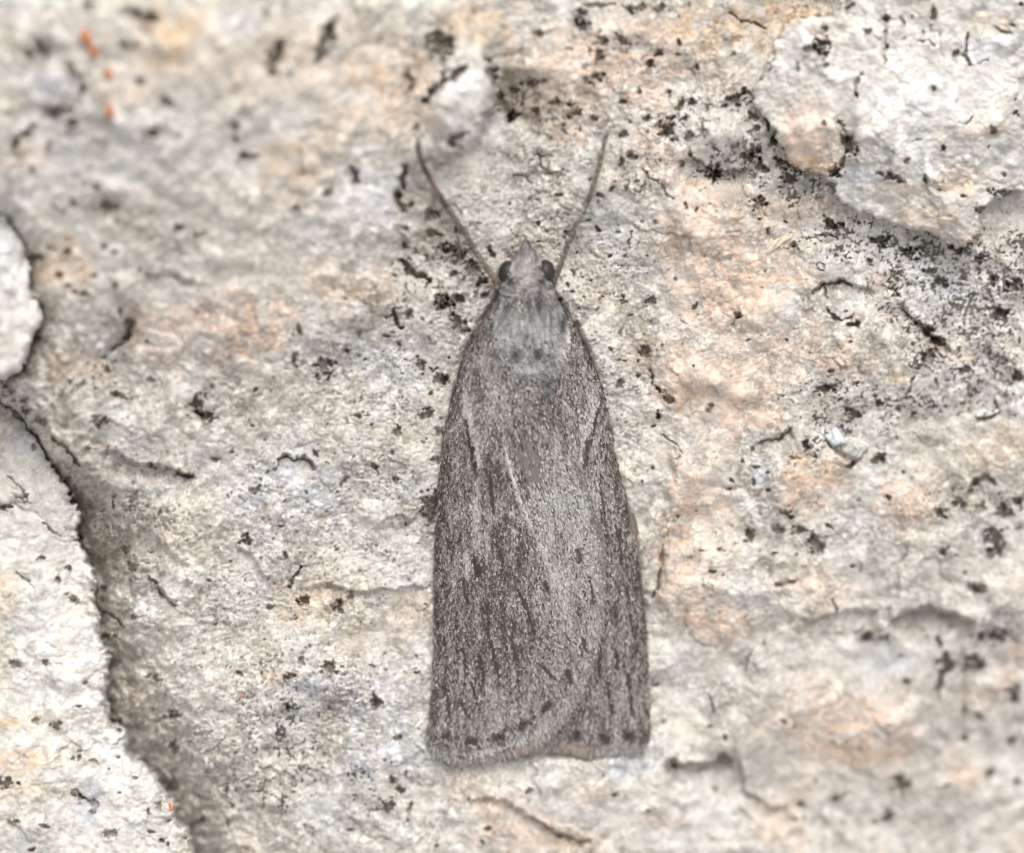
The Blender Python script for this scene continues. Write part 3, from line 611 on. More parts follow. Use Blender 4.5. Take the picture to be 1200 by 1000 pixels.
L_FEATS = parse_t('P 945 172 46 32 .75|P 935 190 34 20 .5|P 950 128 42 18 .35|T 940 196 36 16 .6|C 1080 110 110 80 .55|W 1060 140 60 40 .4|C 1150 150 60 60 .4|T 1085 250 40 16 .4|T 1125 275 30 14 .4|T 1170 25 40 12 .4|T 1130 215 40 16 .35|T 920 20 30 14 .5|B 1012 205 18 10 .5|W 1000 225 30 20 .4|T 1050 225 40 14 .3|T 1150 155 50 10 .25|B 1120 122 24 10 .35|P 955 38 14 10 .4|D 1165 155 10 6 .5|W 1155 58 24 18 .6') + \
    parse_p('962 56 9 10 d|951 58 8 6 g|967 33 4 5 b|968 76 4 3 b|1037 22 5 6 d|997 8 4 8 g 30|1018 40 4 5 g|1036 42 3 8 g|1040 55 3 6 d|1038 70 2 6 d|1057 25 2 6 d|1095 15 5 8 g|1103 40 2 2 d|1120 62 4 4 d|1197 6 4 4 d|1004 114 4 4 d|1094 104 3 4 d|1163 152 5 4 o|965 143 6 3 b|985 142 4 4 d|995 172 7 14 d -22|978 203 8 8 d|950 206 10 6 b|1030 205 5 3 g|1045 207 9 5 d|1058 212 5 4 g|1085 210 5 5 g|1105 214 2 2 b|1174 205 3 3 b|1130 228 4 3 d|1148 246 6 5 d|1175 226 12 4 d|934 80 3 3 l|1107 173 3 3 g|1190 118 2 2 d|1190 133 3 3 d|1193 137 2 2 d|1157 170 2 2 d|1105 175 3 4 g|1063 190 4 3 o|1090 30 2 2 d|1070 20 2 2 d|1185 30 3 3 d|1080 36 2 2 d|1060 45 2 2 d') + \
    parse_s('928,22 945,19 960,19 975,17 w3 d|1075,48 1088,47 1097,53 w3.5 d|1136,38 1132,48 1130,62 1137,76 w4.5 d|1167,31 1171,38 1180,40 1187,37 w3.5 d|1137,76 1148,73 1157,70 w2 d|1012,86 1005,90 1003,100 1004,114 w4 b|1123,143 1131,145 1141,134 w2.5 d|985,142 990,150 994,165 w4 g|975,205 985,195 992,180 w5 d|908,62 903,75 901,88 w3 g|902,62 907,40 915,30 w3 g|1068,165 1082,163 w2 b')
stone('stone', LUMP, 872, -125, 1325, 300, 1.3,
      lambda X, Y, s: plane(X, Y) + 40 + 24 * sstep(0, 90, s) + 12 * np.exp(-((X - 940) / 34) ** 2 - ((Y - 165) / 40) ** 2) - 9 * np.exp(-((X - 992) / 10) ** 2) * sstep(90, 140, Y),
      L_FEATS, 1.07, 400, 12, 110,
      'knobbly white and peach stone jutting out at the upper right above black lichen', 0.9)

# ------------------------------------------------------------------ small loose things on the rock
def lump(name, cx, cy, z, rx, ry, rz, ang, col, label, cat, seed, group=None, mat=None, squash=2.0):
    nu, nv = 18, 12
    V = []; 
    r = np.random.default_rng(seed); ph = r.uniform(0, 6.28, 6)
    for j in range(nv + 1):
        th = math.pi * j / nv
        for i in range(nu):
            f = 2 * math.pi * i / nu
            k = 1 + 0.16 * math.sin(3 * f + ph[0] + th) + 0.10 * math.sin(5 * f + ph[1] - 2 * th) + 0.10 * math.sin(4 * th + ph[2])
            c = lambda v: math.copysign(abs(v) ** (2 / squash), v)
            V.append((k * rx * c(math.sin(th)) * c(math.cos(f)), k * ry * c(math.sin(th)) * c(math.sin(f)), k * rz * math.cos(th)))
    V = np.array(V); a = math.radians(ang)
    px = cx + V[:, 0] * math.cos(a) - V[:, 1] * math.sin(a); py = cy + V[:, 0] * math.sin(a) + V[:, 1] * math.cos(a)
    Fc = [(j * nu + i, (j + 1) * nu + i, (j + 1) * nu + (i + 1) % nu, j * nu + (i + 1) % nu) for j in range(nv) for i in range(nu)]
    var = 1 + 0.25 * np.sin(px * 0.9 + py * 0.6)[:, None]
    o = mesh_obj(name, world(px, py, z + V[:, 2]), Fc, mat, None, np.asarray(col) * var)
    return tag(o, label, cat, group)

def rock_z(x, y):
    i = np.searchsorted(xs, x); j = np.searchsorted(ys, y)
    return float(np.median(F.H[j - 3:j + 4, i - 3:i + 4]))
M_BIT = grain_material('crumb', 0.8, 500, 0.25, bump=0.4)
OR = (0.50, 0.185, 0.075)
lump('lichen_fleck', 100, 44, rock_z(100, 44) + 4, 5.5, 9, 4, -18, OR, 'longest rust-orange lichen fleck on the blurred upper left rock', 'lichen', 1, 'rust-orange lichen flecks', M_BIT)
lump('lichen_fleck', 109, 60, rock_z(109, 60) + 4, 5, 8, 4, -25, OR, 'rust-orange lichen fleck touching the lower end of the longest one', 'lichen', 2, 'rust-orange lichen flecks', M_BIT)
lump('lichen_fleck', 127, 87, rock_z(127, 87) + 4, 5, 6, 4, 0, OR, 'round rust-orange lichen fleck, middle of the diagonal row', 'lichen', 3, 'rust-orange lichen flecks', M_BIT)
lump('lichen_fleck', 128, 131, rock_z(128, 131) + 4, 4.5, 8, 4, 5, OR, 'upright rust-orange lichen fleck, lowest of the diagonal row', 'lichen', 4, 'rust-orange lichen flecks', M_BIT)
lump('lichen_fleck', 199, 946, 18, 3.2, 4, 3, 0, (0.62, 0.2, 0.06), 'tiny bright orange lichen speck on the rim of the lower left stone', 'lichen', 5, 'rust-orange lichen flecks', M_BIT)
lump('lichen_fleck', 281, 818, rock_z(281, 818), 1.6, 3, 2, 10, (0.5, 0.2, 0.08), 'minute orange lichen speck alone on the bluish rock left of the moth', 'lichen', 6, 'rust-orange lichen flecks', M_BIT)
lump('quartz_chip', 975, 506, rock_z(975, 506) + 1, 10, 21, 7, -32, (0.60, 0.62, 0.64), 'oblong white quartz chip standing out of the lichen-spotted rock', 'stone chip', 7, None, M_BIT, 2.6)
lump('quartz_chip', 1000, 523, rock_z(1000, 523), 16, 10, 6, 20, (0.52, 0.50, 0.45), 'dull cream chip lodged against the lower end of the white quartz chip', 'stone chip', 8, None, M_BIT, 2.4)
lump('straw_fragment', 908, 287, rock_z(908, 287) + 1, 22, 5, 3.5, -32, (0.60, 0.53, 0.40), 'pale straw-coloured sliver lying on the peach rock', 'plant fragment', 9, None, M_BIT, 2.2)

# ------------------------------------------------------------------ the moth
moth = bpy.data.objects.new('moth', None); COL.objects.link(moth)
moth.empty_display_size = 0.1
tag(moth, 'grey-brown speckled moth with folded wings resting head up on the pale rock', 'moth')
def moth_obj(name, co, faces, mat, parent, color, smooth=True, kind=None, label=None):
    o = mesh_obj(name, co, faces, mat, parent, color, smooth)
    return tag(o, label, None, None, kind)
M_SCALE = grain_material('wing_scale', 0.62, 700, 0.12, spec=0.35)
M_SKIN = grain_material('wing_membrane', 0.7, 260, 0.25, bump=0.4, bump_scale=400)

HC = np.array([(335, 22), (365, 38), (400, 43), (470, 45), (560, 44), (660, 38), (760, 32), (840, 15), (890, 5)], float)
def outline(y): return np.interp(y, XL[:, 0], XL[:, 1]), np.interp(y, XR[:, 0], XR[:, 1])
def back(x, y):
    """height of the folded wings over the rock plane"""
    yy = np.clip(y, 346, 872)
    a, b = outline(yy)
    c = 0.5 * (a + b); hw = np.maximum(0.5 * (b - a), 8)
    u = np.clip(np.abs(x - c) / hw, 0, 1.0)
    h = np.interp(y, HC[:, 0], HC[:, 1])
    return plane(x, y) + 2.5 + h * (1 - u ** 2.5) ** 0.8
def fold(x, y, pts):
    d, _, t = seg_dist(np.asarray(x, float), np.asarray(y, float), pts)
    return np.exp(-(d / 6.0) ** 2) * np.minimum(1, 4 * t)
def wing_z(x, y, left):
    z = back(x, y)
    inn = np.interp(y, INNER[:, 0], INNER[:, 1])
    if left:
        z = z + 7 + 6.0 * np.exp(-np.maximum(inn - x, 0) / 14)         # lies over the other wing, rim a little lifted
        z = z + 3.0 * vein(x, y)
    z = z + 3.5 * np.maximum(fold(x, y, LIGHT[0][0]), fold(x, y, LIGHT[1][0]))
    # costal fold: the side strip bends down below a dark crease
    return z + 0.7 * perlin(x, y, 22, 131) + 0.4 * perlin(x, y, 9, 132)
VEIN = [(589, 505), (594, 537), (603, 570), (614, 598), (625, 622), (640, 650)]
def vein(x, y):
    d, _, t = seg_dist(np.asarray(x, float), np.asarray(y, float), VEIN)
    return np.exp(-(d / 2.0) ** 2) * (1 - 0.7 * sstep(0.8, 1, t)) * (0.35 + 0.65 * sstep(0.05, 0.25, t))

def wing_mesh(left):
    rows = np.linspace(350, 886, 180); nu = 48
    Vx = []; Vy = []
    for y in rows:
        a, b = outline(y); inn = np.interp(y, INNER[:, 0], INNER[:, 1])
        if left: x0, x1 = a, max(inn, a + 2)
        else:
            lim = np.interp(y, [345, 500, 700, 840, 858, 868, 878, 886], [612, 620, 650, 606, 628, 652, 672, 690])
            x0, x1 = min(lim, b - 2), b
        Vx.append(np.linspace(x0, x1, nu)); Vy.append(np.full(nu, y))
    return np.array(Vx), np.array(Vy)

LIGHT = [([(546, 462), (548, 490), (556, 518), (561, 545)], 4.5, 0.40), ([(698, 452), (696, 480), (689, 512), (682, 545)], 4.5, 0.40),
         ([(557, 580), (556, 640)], 3.5, 0.25), ([(543, 640), (548, 672)], 4, 0.3), ([(630, 640), (655, 690), (668, 730)], 8, 0.18)]
DARK = [  # dark dashes and spots drawn by the scales: polyline, half width
    ([(573, 556), (578, 598)], 2.6), ([(556, 654), (561, 672)], 3.4), ([(542, 678), (548, 706)], 1.8), ([(604, 688), (616, 710), (626, 742)], 2.0), ([(638, 683), (641, 692)], 2.8),
    ([(676, 642), (679, 655)], 2.6), ([(690, 675), (694, 705)], 1.8), ([(561, 768), (567, 794)], 2.4), ([(575, 752), (583, 788)], 2.2), ([(600, 755), (605, 772)], 2.2), ([(542, 760), (546, 790)], 1.6),
    ([(683, 748), (685, 762)], 2.4), ([(664, 785), (668, 798)], 3.2), ([(552, 522), (557, 556)], 2.6), ([(545, 490), (552, 530)], 1.6), ([(635, 780), (650, 796)], 1.6), ([(585, 640), (592, 680)], 1.4),
    ([(553, 800), (560, 826)], 2.0), ([(540, 822), (549, 840)], 2.4), ([(522, 805), (527, 840)], 1.8), ([(570, 705), (573, 760)], 1.6), 
    ([(521, 862), (526, 863)], 4.4), ([(549, 868), (555, 868)], 4.6), ([(581, 864), (587, 861)], 4.6), ([(610, 852), (613, 848)], 4.6), ([(637, 831), (643, 825)], 4.2), ([(666, 786), (665, 792)], 3.0)]
DARK_R = [([(704, 748), (702, 792)], 2.0), ([(722, 762), (723, 784)], 2.0), ([(688, 515), (686, 545)], 3.4), ([(700, 480), (692, 520)], 1.8), ([(725, 620), (728, 660)], 2.0), ([(735, 690), (742, 745)], 1.6),
          ([(712, 800), (717, 836)], 2.2), ([(676, 859), (678, 862)], 4.6), ([(706, 863), (711, 867)], 4.8), ([(734, 861), (740, 864)], 4.8),
          ([(702, 560), (712, 640)], 1.5), ([(735, 790), (742, 840)], 2.0)]
BROWN = [(560, 700, 26, 70), (600, 740, 34, 60), (585, 570, 18, 60), (610, 655, 26, 26), (560, 540, 14, 30)]
PALE = [(650, 600, 40, 60), (670, 680, 36, 60), (640, 790, 36, 30), (585, 830, 40, 30), (560, 620, 16, 60), (580, 480, 14, 50), (690, 480, 14, 50), (730, 820, 22, 40), (660, 560, 30, 50), (545, 470, 10, 40), (700, 560, 14, 40)]

def tone(x, y, left):
    """how pale the scales are on average, 0..1, and how dark-marked the spot is"""
    t = np.full(x.shape, 0.395)
    for cx, cy, rx, ry in BROWN: t -= 0.13 * np.exp(-(((x - cx) / rx) ** 2 + ((y - cy) / ry) ** 2))
    for cx, cy, rx, ry in PALE: t += 0.15 * np.exp(-(((x - cx) / rx) ** 2 + ((y - cy) / ry) ** 2))
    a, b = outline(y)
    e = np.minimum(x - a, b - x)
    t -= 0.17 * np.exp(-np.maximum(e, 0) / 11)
    t += 0.19 * perlin(x, y / 7.0, 6.0, 141) + 0.11 * perlin(x, y / 2.5, 16, 142) + 0.06 * perlin(x, y, 5, 143)
    for pts, wd, am in LIGHT:
        d, _, tt = seg_dist(x, y, pts); t += am * np.exp(-(d / wd) ** 2)
    if left:
        inn = np.interp(y, INNER[:, 0], INNER[:, 1])
        t += 0.16 * np.exp(-((inn - x - 8) / 10) ** 2) * sstep(520, 580, y)
    dk = np.zeros(x.shape)
    for pts, hw in (DARK if left else DARK_R):
        d, _, tt = seg_dist(x, y, pts)
        dk = np.maximum(dk, 1 - sstep(0.6 * hw, 1.5 * hw, d + 0.5 * perlin(x, y, 5, 144)))
    return t, dk

PAL = np.array([(0.425, 0.408, 0.388), (0.300, 0.280, 0.260), (0.208, 0.187, 0.170), (0.124, 0.100, 0.088), (0.056, 0.039, 0.033)])
def scale_colour(t, dk, r):
    k = t + r.normal(0, 0.20, t.shape)
    i = np.select([k > 0.72, k > 0.50, k > 0.36, k > 0.16], [0, 1, 2, 3], 4)
    c = PAL[i] * r.uniform(0.82, 1.14, (len(t), 1))
    dk = dk * 0.90
    c = c * (1 - dk[:, None]) + np.array((0.035, 0.026, 0.024)) * dk[:, None] * r.uniform(0.7, 1.4, (len(t), 1))
    return c

def scales(name, px, py, pz, fx, fy, L, W, lift, col, parent, mat, zfun=None, kind='stuff', root=0.62):
    """flat tapered scales: root at (px,py,pz), pointing along (fx,fy), tip lifted a little"""
    n = len(px)
    l = np.hypot(fx, fy); fx = fx / l; fy = fy / l
    sx, sy = -fy, fx
    out = np.zeros((n, 6, 3))
    prof = [(-0.0, 0.32), (0.45, 0.55), (1.0, 0.42)]
    k = 0
    for t, wv in prof:
        cx = px + fx * L * t; cy = py + fy * L * t
        for sg in (-1, 1):
            ax = cx + sg * sx * W * wv; ay = cy + sg * sy * W * wv
            z = (zfun(ax, ay) if zfun is not None else pz) + lift * (0.25 + t) 
            out[:, k] = world(ax, ay, z); k += 1
    b = (np.arange(n) * 6)[:, None]
    f = np.concatenate([b + np.array([[0, 1, 3, 2]]), b + np.array([[2, 3, 5, 4]])], 0)
    f = f[:, ::-1]
    sh = np.tile(np.array([root, root, 1.0, 1.0, 1.12, 1.12])[None, :, None], (n, 1, 1))      # scales are paler towards the tip
    return moth_obj(name, out.reshape(-1, 3), f, mat, parent, (col[:, None, :] * sh).reshape(-1, 3), True, kind)

def on_wing(x, y, left):
    a, b = outline(y); inn = np.interp(y, INNER[:, 0], INNER[:, 1])
    if left: return (x > a - 1) & (x < inn - 1) & (y < 884)
    ledge_x = np.interp(y, [345, 440, 850, 858, 868, 878, 886], [615, 615, 622, 630, 652, 672, 690])
    return (x < b + 1) & (x > np.minimum(inn - 10, 745)) & (x > ledge_x) & (y < 884)

def flow(x, y, left):
    a, b = outline(y); a2, b2 = outline(y + 12)
    if left:
        inn = np.interp(y, INNER[:, 0], INNER[:, 1])
        u = np.clip((x - a) / np.maximum(inn - a, 1), 0, 1)
        ti = np.interp(y, [440, 560, 680, 780, 860], [0.45, 0.42, 0.30, 0.20, 0.05])
        return (a2 - a) / 12 * (1 - u) * 0.8 + ti * u
    u = np.clip((b - x) / 90, 0, 1)
    return (b2 - b) / 12 * (1 - u) * 0.8 + 0.05 * u

for left in (False, True):
    Vx, Vy = wing_mesh(left)
    Z = wing_z(Vx, Vy, left)
    nr, nu = Vx.shape
    top = world(Vx, Vy, Z).reshape(-1, 3); bot = world(Vx, Vy, Z - 2.2).reshape(-1, 3)
    idx = np.arange(nr * nu).reshape(nr, nu)
    ft = np.stack([idx[1:, :-1], idx[1:, 1:], idx[:-1, 1:], idx[:-1, :-1]], -1).reshape(-1, 4)
    N = nr * nu
    rim = np.concatenate([idx[0, :], idx[1:, -1], idx[-1, -2::-1], idx[-2:0:-1, 0]])
    rn = np.roll(rim, -1)
    side = np.stack([rim, rn, rn + N, rim + N], -1)
    faces = np.concatenate([ft, ft[:, ::-1] + N, side])
    bald = np.exp(-(((Vx - 621 - (Vy - 545) * 0.20) / 26) ** 2 + ((Vy - 545) / 52) ** 2) ** 2)
    cm = np.array((0.150, 0.125, 0.112)) * (1 - bald[..., None]) + np.array((0.185, 0.163, 0.147)) * bald[..., None]
    cm = np.tile(cm.reshape(-1, 3), (2, 1))
    wing = moth_obj('forewing', np.concatenate([top, bot]), faces, M_SKIN, moth, cm,
                    label='left forewing folded over the other, with a white vein and a rubbed bare patch' if left else 'right forewing tucked under the other along its inner edge')
    # scales
    n = 88000 if left else 60000
    cx = rng.uniform(500, 765, n); cy = rng.uniform(350, 884, n)
    k = on_wing(cx, cy, left)
    cx, cy = cx[k], cy[k]
    bd = 1 - sstep(0.45, 1.35, np.sqrt(((cx - 621 - (cy - 540) * 0.20) / 20) ** 2 + ((cy - 540) / 44) ** 2) + 0.12 * perlin(cx, cy, 7, 145))
    k = rng.random(len(cx)) > 0.96 * bd ** 0.7 * left
    cx, cy = cx[k], cy[k]
    o = np.argsort(-cy); cx, cy = cx[o], cy[o]
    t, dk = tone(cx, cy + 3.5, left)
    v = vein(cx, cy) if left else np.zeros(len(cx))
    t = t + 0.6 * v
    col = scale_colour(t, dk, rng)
    vm = (v > 0.45)
    col[vm] = np.array((0.56, 0.545, 0.53)) * rng.uniform(0.9, 1.1, (vm.sum(), 1))
    tx = flow(cx, cy, left) + rng.normal(0, 0.20, len(cx))
    Ls = rng.uniform(4.6, 8.0, len(cx)); Ws = rng.uniform(1.2, 2.0, len(cx))
    lift = rng.uniform(0.3, 1.5, len(cx))
    scales('wing_scales', cx, cy, None, tx, np.ones(len(cx)), Ls, Ws, lift, col, wing, M_SCALE, lambda a, b: wing_z(a, b, left) + 0.2)
    # fringe of hair scales along the hind edge
    if left:
        e = np.array([(505, 868), (512, 877), (530, 881), (556, 882), (585, 876), (610, 871), (630, 861), (648, 845), (666, 821), (680, 800), (692, 775), (700, 745), (705, 700), (705, 665), (700, 625), (688, 585), (673, 545)], float)
        nrm = np.array([(-0.2, 1), (-.1, 1), (0, 1), (.1, 1), (.25, 1), (.3, 1), (.38, 1), (.5, 1), (.5, 1), (.42, 1), (.32, 1), (.22, 1), (.22, 1), (.3, 1), (.42, 1), (.5, 1), (.5, 1)])
    else:
        e = np.array([(628, 850), (645, 863), (664, 871), (690, 877), (715, 876), (740, 874), (754, 870)], float)
        nrm = np.array([(-.35, 1), (-.3, 1), (-.2, 1), (-.05, 1), (.05, 1), (.08, 1), (.1, 1)])
    ln = np.concatenate([[0], np.cumsum(np.hypot(*np.diff(e, axis=0).T))])
    m = 6500 if left else 2200
    q = rng.uniform(0, ln[-1], m)
    hx = np.interp(q, ln, e[:, 0]) + rng.normal(0, 2.0, m); hy = np.interp(q, ln, e[:, 1]) + rng.normal(0, 2.6, m)
    dx = np.interp(q, ln, nrm[:, 0]) + rng.normal(0, 0.12, m)
    Lh = rng.uniform(4, 13, m) + 3.5 * perlin(q, q * 0 + 3.3, 7, 181)
    lowmid = np.exp(-((hx - 612) / 22) ** 2) * (hy > 862) if left else np.exp(-((hx - 672) / 22) ** 2)
    g = rng.uniform(0.11, 0.42, m)
    if left: g = np.where(q > ln[9], rng.uniform(0.10, 0.24, m), g); Lh = np.where(q > ln[9], 0.5 * Lh, Lh)
    ch = np.stack([g * 1.03, g * 0.96, g * 0.90], -1)
    ch = ch * (1 - 0.55 * lowmid[:, None]) + np.array((0.33, 0.235, 0.175)) * 0.55 * lowmid[:, None]
    dkh = rng.random(m) < (0.16 * (q < ln[9]) if left else 0.16)
    ch[dkh] *= 0.45
    hz = wing_z(hx, np.minimum(hy, 884), left)
    scales('fringe', hx, hy, hz - 0.5, dx, np.ones(m), Lh, rng.uniform(0.5, 1.0, m), rng.uniform(-2.5, 1.5, m), ch, wing, M_SCALE, root=0.42)  # dark hair roots paint a line of shade along the wing overlap

# brownish edge of the hind wing peeping out along the right flank, hair-scaled
def strip(name, pts, wid, zoff, col, label):
    p = np.array(pts, float); V = []
    for (x, y) in p:
        for k, dx in enumerate((-wid, 0, wid)):
            V.append(world(x + dx, y, plane(x, y) + zoff - (2 if k == 2 else 0)))
    n = len(p)
    V = np.array(V); V2 = V - np.array((0, 0, 3 * K))
    f = [(3 * i + j, 3 * i + j + 1, 3 * i + j + 4, 3 * i + j + 3) for i in range(n - 1) for j in range(2)]
    f = [q[::-1] for q in f] + [tuple(v + 3 * n for v in q) for q in f]
    f += [(3 * i, 3 * i + 3, 3 * i + 3 + 3 * n, 3 * i + 3 * n) for i in range(n - 1)] + [(3 * i + 5, 3 * i + 2, 3 * i + 2 + 3 * n, 3 * i + 5 + 3 * n) for i in range(n - 1)]
    return moth_obj(name, np.concatenate([V, V2]), f, M_SKIN, moth, np.array(col), True, None, label)
strip('hindwing', [(727, 572), (735, 590), (742, 612), (748, 640), (752, 668), (754, 700)], 4, 5, (0.20, 0.155, 0.13), 'pale brown hindwing rim peeping out beside the right forewing')
strip('hindwing', [(523, 505), (519, 525), (516, 545), (515, 560)], 3.5, 6, (0.24, 0.17, 0.14), 'pinkish hindwing rim peeping out beside the left forewing')

# ---- thorax and head: closed lofted bodies clothed in scales
def loft(name, rings, mat, parent, col, nu=28, label=None):
    """rings: y, centre x, half width, height of the axis over the rock plane, half height"""
    R = np.array(rings, float)
    yy = np.linspace(R[0, 0], R[-1, 0], 34)
    ci = [np.interp(yy, R[:, 0], R[:, k]) for k in range(1, 5)]
    for _ in range(2):
        ci = [np.concatenate([[c[0]], (c[:-2] + 2 * c[1:-1] + c[2:]) / 4, [c[-1]]]) for c in ci]
    th = np.linspace(0, 2 * np.pi, nu, endpoint=False)
    xs_ = ci[0][:, None] + ci[1][:, None] * np.cos(th)[None]
    zs_ = plane(ci[0], yy)[:, None] + ci[2][:, None] + ci[3][:, None] * np.sin(th)[None]
    ys_ = np.repeat(yy[:, None], nu, 1)
    co = world(xs_, ys_, zs_).reshape(-1, 3)
    n = len(yy)
    f = [(i * nu + j, i * nu + (j + 1) % nu, (i + 1) * nu + (j + 1) % nu, (i + 1) * nu + j) for i in range(n - 1) for j in range(nu)]
    c0 = len(co)
    co = np.concatenate([co, co[:nu].mean(0)[None], co[-nu:].mean(0)[None]])
    f += [(c0, (j + 1) % nu, j, c0) for j in range(nu)]
    f += [(c0 + 1, (n - 1) * nu + j, (n - 1) * nu + (j + 1) % nu, c0 + 1) for j in range(nu)]
    quads = [q for q in f if len(set(q)) == 4]; tris = [q[:3] for q in f if len(set(q)) == 3]
    me = bpy.data.meshes.new(name); me.from_pydata([tuple(v) for v in co], [], quads + tris); me.update()
    me.polygons.foreach_set('use_smooth', np.ones(len(me.polygons), bool))
    a = me.attributes.new('albedo', 'FLOAT_COLOR', 'POINT')
    cc = np.ones((len(co), 4), np.float32); cc[:, :3] = col; a.data.foreach_set('color', cc.ravel())
    me.materials.append(mat)
    o = bpy.data.objects.new(name, me); COL.objects.link(o); o.parent = parent
    if label: o['label'] = label
    def surf(t, ang):
        y = R[0, 0] + t * (R[-1, 0] - R[0, 0])
        c = [np.interp(y, yy, k) for k in ci]
        return c[0] + c[1] * np.cos(ang), y, plane(c[0], y) + c[2] + c[3] * np.sin(ang)
    return o, surf

def clothe(name, surf, n, parent, colfun, flowfun, L, W, a0=-0.25, lift=(0.5, 3.0)):
    t = rng.uniform(0, 1, n); ang = rng.uniform(a0, np.pi - a0, n)
    o = np.argsort(-t); t, ang = t[o], ang[o]
    x, y, z = surf(t, ang)
    x2, y2, z2 = surf(np.clip(t + 0.06, 0, 1), ang)
    fx, fy = flowfun(x, y)
    fx = fx + rng.normal(0, 0.2, n)
    Ls = rng.uniform(*L, n); Ws = rng.uniform(*W, n)
    l = np.hypot(fx, fy); fx, fy = fx / l, fy / l
    col = colfun(x + fx * Ls * 0.55, y + fy * Ls * 0.55)
    sx, sy = -fy, fx
    # height of the body under any point, by following the ring it belongs to
    def zat(px, py):
        tt = np.clip((py - y0) / (y1 - y0), 0, 1)
        cx, _, ztop = surf(tt, np.full(len(px), np.pi / 2))
        ex, _, zmid = surf(tt, np.zeros(len(px)))
        hw = np.maximum(ex - cx, 1)
        u = np.clip((px - cx) / hw, -1, 1)
        return zmid + (ztop - zmid) * np.sqrt(np.maximum(1 - u * u, 0))
    _, y0, _ = surf(np.array([0.0]), np.array([0.0])); _, y1, _ = surf(np.array([1.0]), np.array([0.0]))
    y0, y1 = float(y0[0]), float(y1[0])
    lf = rng.uniform(*lift, n)
    return scales(name, x, y, z, fx, fy, Ls, Ws, lf, col, parent, M_SCALE, zat if a0 >= 0 else None)

THX = [(336, 618, 26, 22, 16), (350, 618, 33, 24, 22), (368, 618, 40, 27, 28), (392, 617, 46, 28, 33), (415, 617, 42, 28, 31), (435, 618, 33, 30, 26), (452, 619, 21, 34, 20), (468, 620, 7, 40, 10)]
thorax, th_s = loft('thorax', THX, M_SKIN, moth, (0.15, 0.13, 0.12))
def th_col(x, y):
    t = np.full(x.shape, 0.36)
    e = np.abs(x - 617)
    G2 = lambda cx, cy, rx, ry: np.exp(-((x - cx) / rx) ** 2 - ((y - cy) / ry) ** 2)
    t += 0.18 * np.exp(-((y - 405) / 22) ** 2)
    t -= 0.16 * sstep(372, 350, y)
    t += 0.75 * (G2(569, 392, 4, 12) + G2(665, 392, 4, 12)) + 0.35 * (G2(578, 415, 5, 16) + G2(657, 415, 5, 16))    # pale rims of the shoulder covers
    t -= 0.50 * (G2(576, 382, 3.5, 12) + G2(658, 382, 3.5, 12))
    t -= 0.34 * (G2(626, 362, 12, 8) + G2(597, 364, 5, 12))
    t -= 0.22 * G2(617, 398, 5, 16)
    t += 0.35 * (G2(620, 431, 18, 4) + G2(617, 415, 5, 8))
    t += 0.30 * perlin(x, y / 3, 6, 151) + 0.18 * perlin(x, y, 6, 152)
    dk = np.clip(G2(604.5, 413, 6.5, 7) + G2(630, 414, 6.5, 7), 0, 1) * 1.0
    br = np.clip(G2(615, 438, 6, 3.5) + G2(637, 436, 6, 3.5) + G2(667, 379, 4, 5) + G2(562, 388, 3, 8), 0, 1)
    k = t + rng.normal(0, 0.10, t.shape)
    g = np.clip(0.055 + 0.42 * k, 0.035, 0.60)
    c = np.stack([g * 1.0, g * 0.965, g * 0.925], -1)
    c = c * (1 - 0.7 * br[:, None]) + np.array((0.10, 0.07, 0.06)) * 0.7 * br[:, None]
    return c * (1 - dk[:, None]) + np.array((0.035, 0.033, 0.035)) * dk[:, None]
clothe('hair_scales', th_s, 7000, thorax, th_col, lambda x, y: ((x - 617) * 0.010, np.ones(len(x))), (7, 13), (1.3, 2.3), lift=(0.3, 2.2))

HEAD = [(281, 617, 1.5, 18, 3), (292, 617, 7, 20, 8), (302, 617, 14, 22, 13), (312, 617, 20, 23, 17), (326, 617, 24, 24, 19), (340, 618, 28, 25, 19), (352, 618, 28, 26, 17)]
head, hd_s = loft('head', HEAD, M_SKIN, moth, (0.14, 0.115, 0.105))
def hd_col(x, y):
    G2 = lambda cx, cy, rx, ry: np.exp(-((x - cx) / rx) ** 2 - ((y - cy) / ry) ** 2)
    t = 0.42 + 0.34 * perlin(x, y, 7, 161) + 0.30 * G2(615, 324, 9, 12)
    t -= 0.55 * (G2(599, 330, 5, 5) + G2(632, 329, 5, 6) + G2(631, 347, 4, 5)) + 0.22 * sstep(303, 290, y)
    g = np.clip(0.03 + 0.42 * (t + rng.normal(0, 0.12, t.shape)), 0.03, 0.5)
    return np.stack([g * 1.03, g * 0.94, g * 0.89], -1)
clothe('head_scales', hd_s, 2400, head, hd_col, lambda x, y: ((x - 617) * 0.02, np.ones(len(x))), (6, 11), (1.6, 2.8))
# paired palps that make the pointed snout
for sg in (-1, 1):
    y = np.linspace(308, 278 if sg < 0 else 281, 12); nu = 10; V = []
    for i, yv in enumerate(y):
        t = i / 11; r = 4.6 * (1 - t) ** 0.7 + 0.6; cx = 617 + sg * (3.6 - 2.4 * t)
        for j in range(nu):
            a = 2 * math.pi * j / nu
            V.append(world(cx + r * math.cos(a), yv, plane(617, yv) + 20 + r * math.sin(a)))
    f = [(i * nu + j, (i + 1) * nu + j, (i + 1) * nu + (j + 1) % nu, i * nu + (j + 1) % nu) for i in range(11) for j in range(nu)]
    moth_obj('palp', np.array(V), f, M_SKIN, head, np.array((0.17, 0.145, 0.135)))

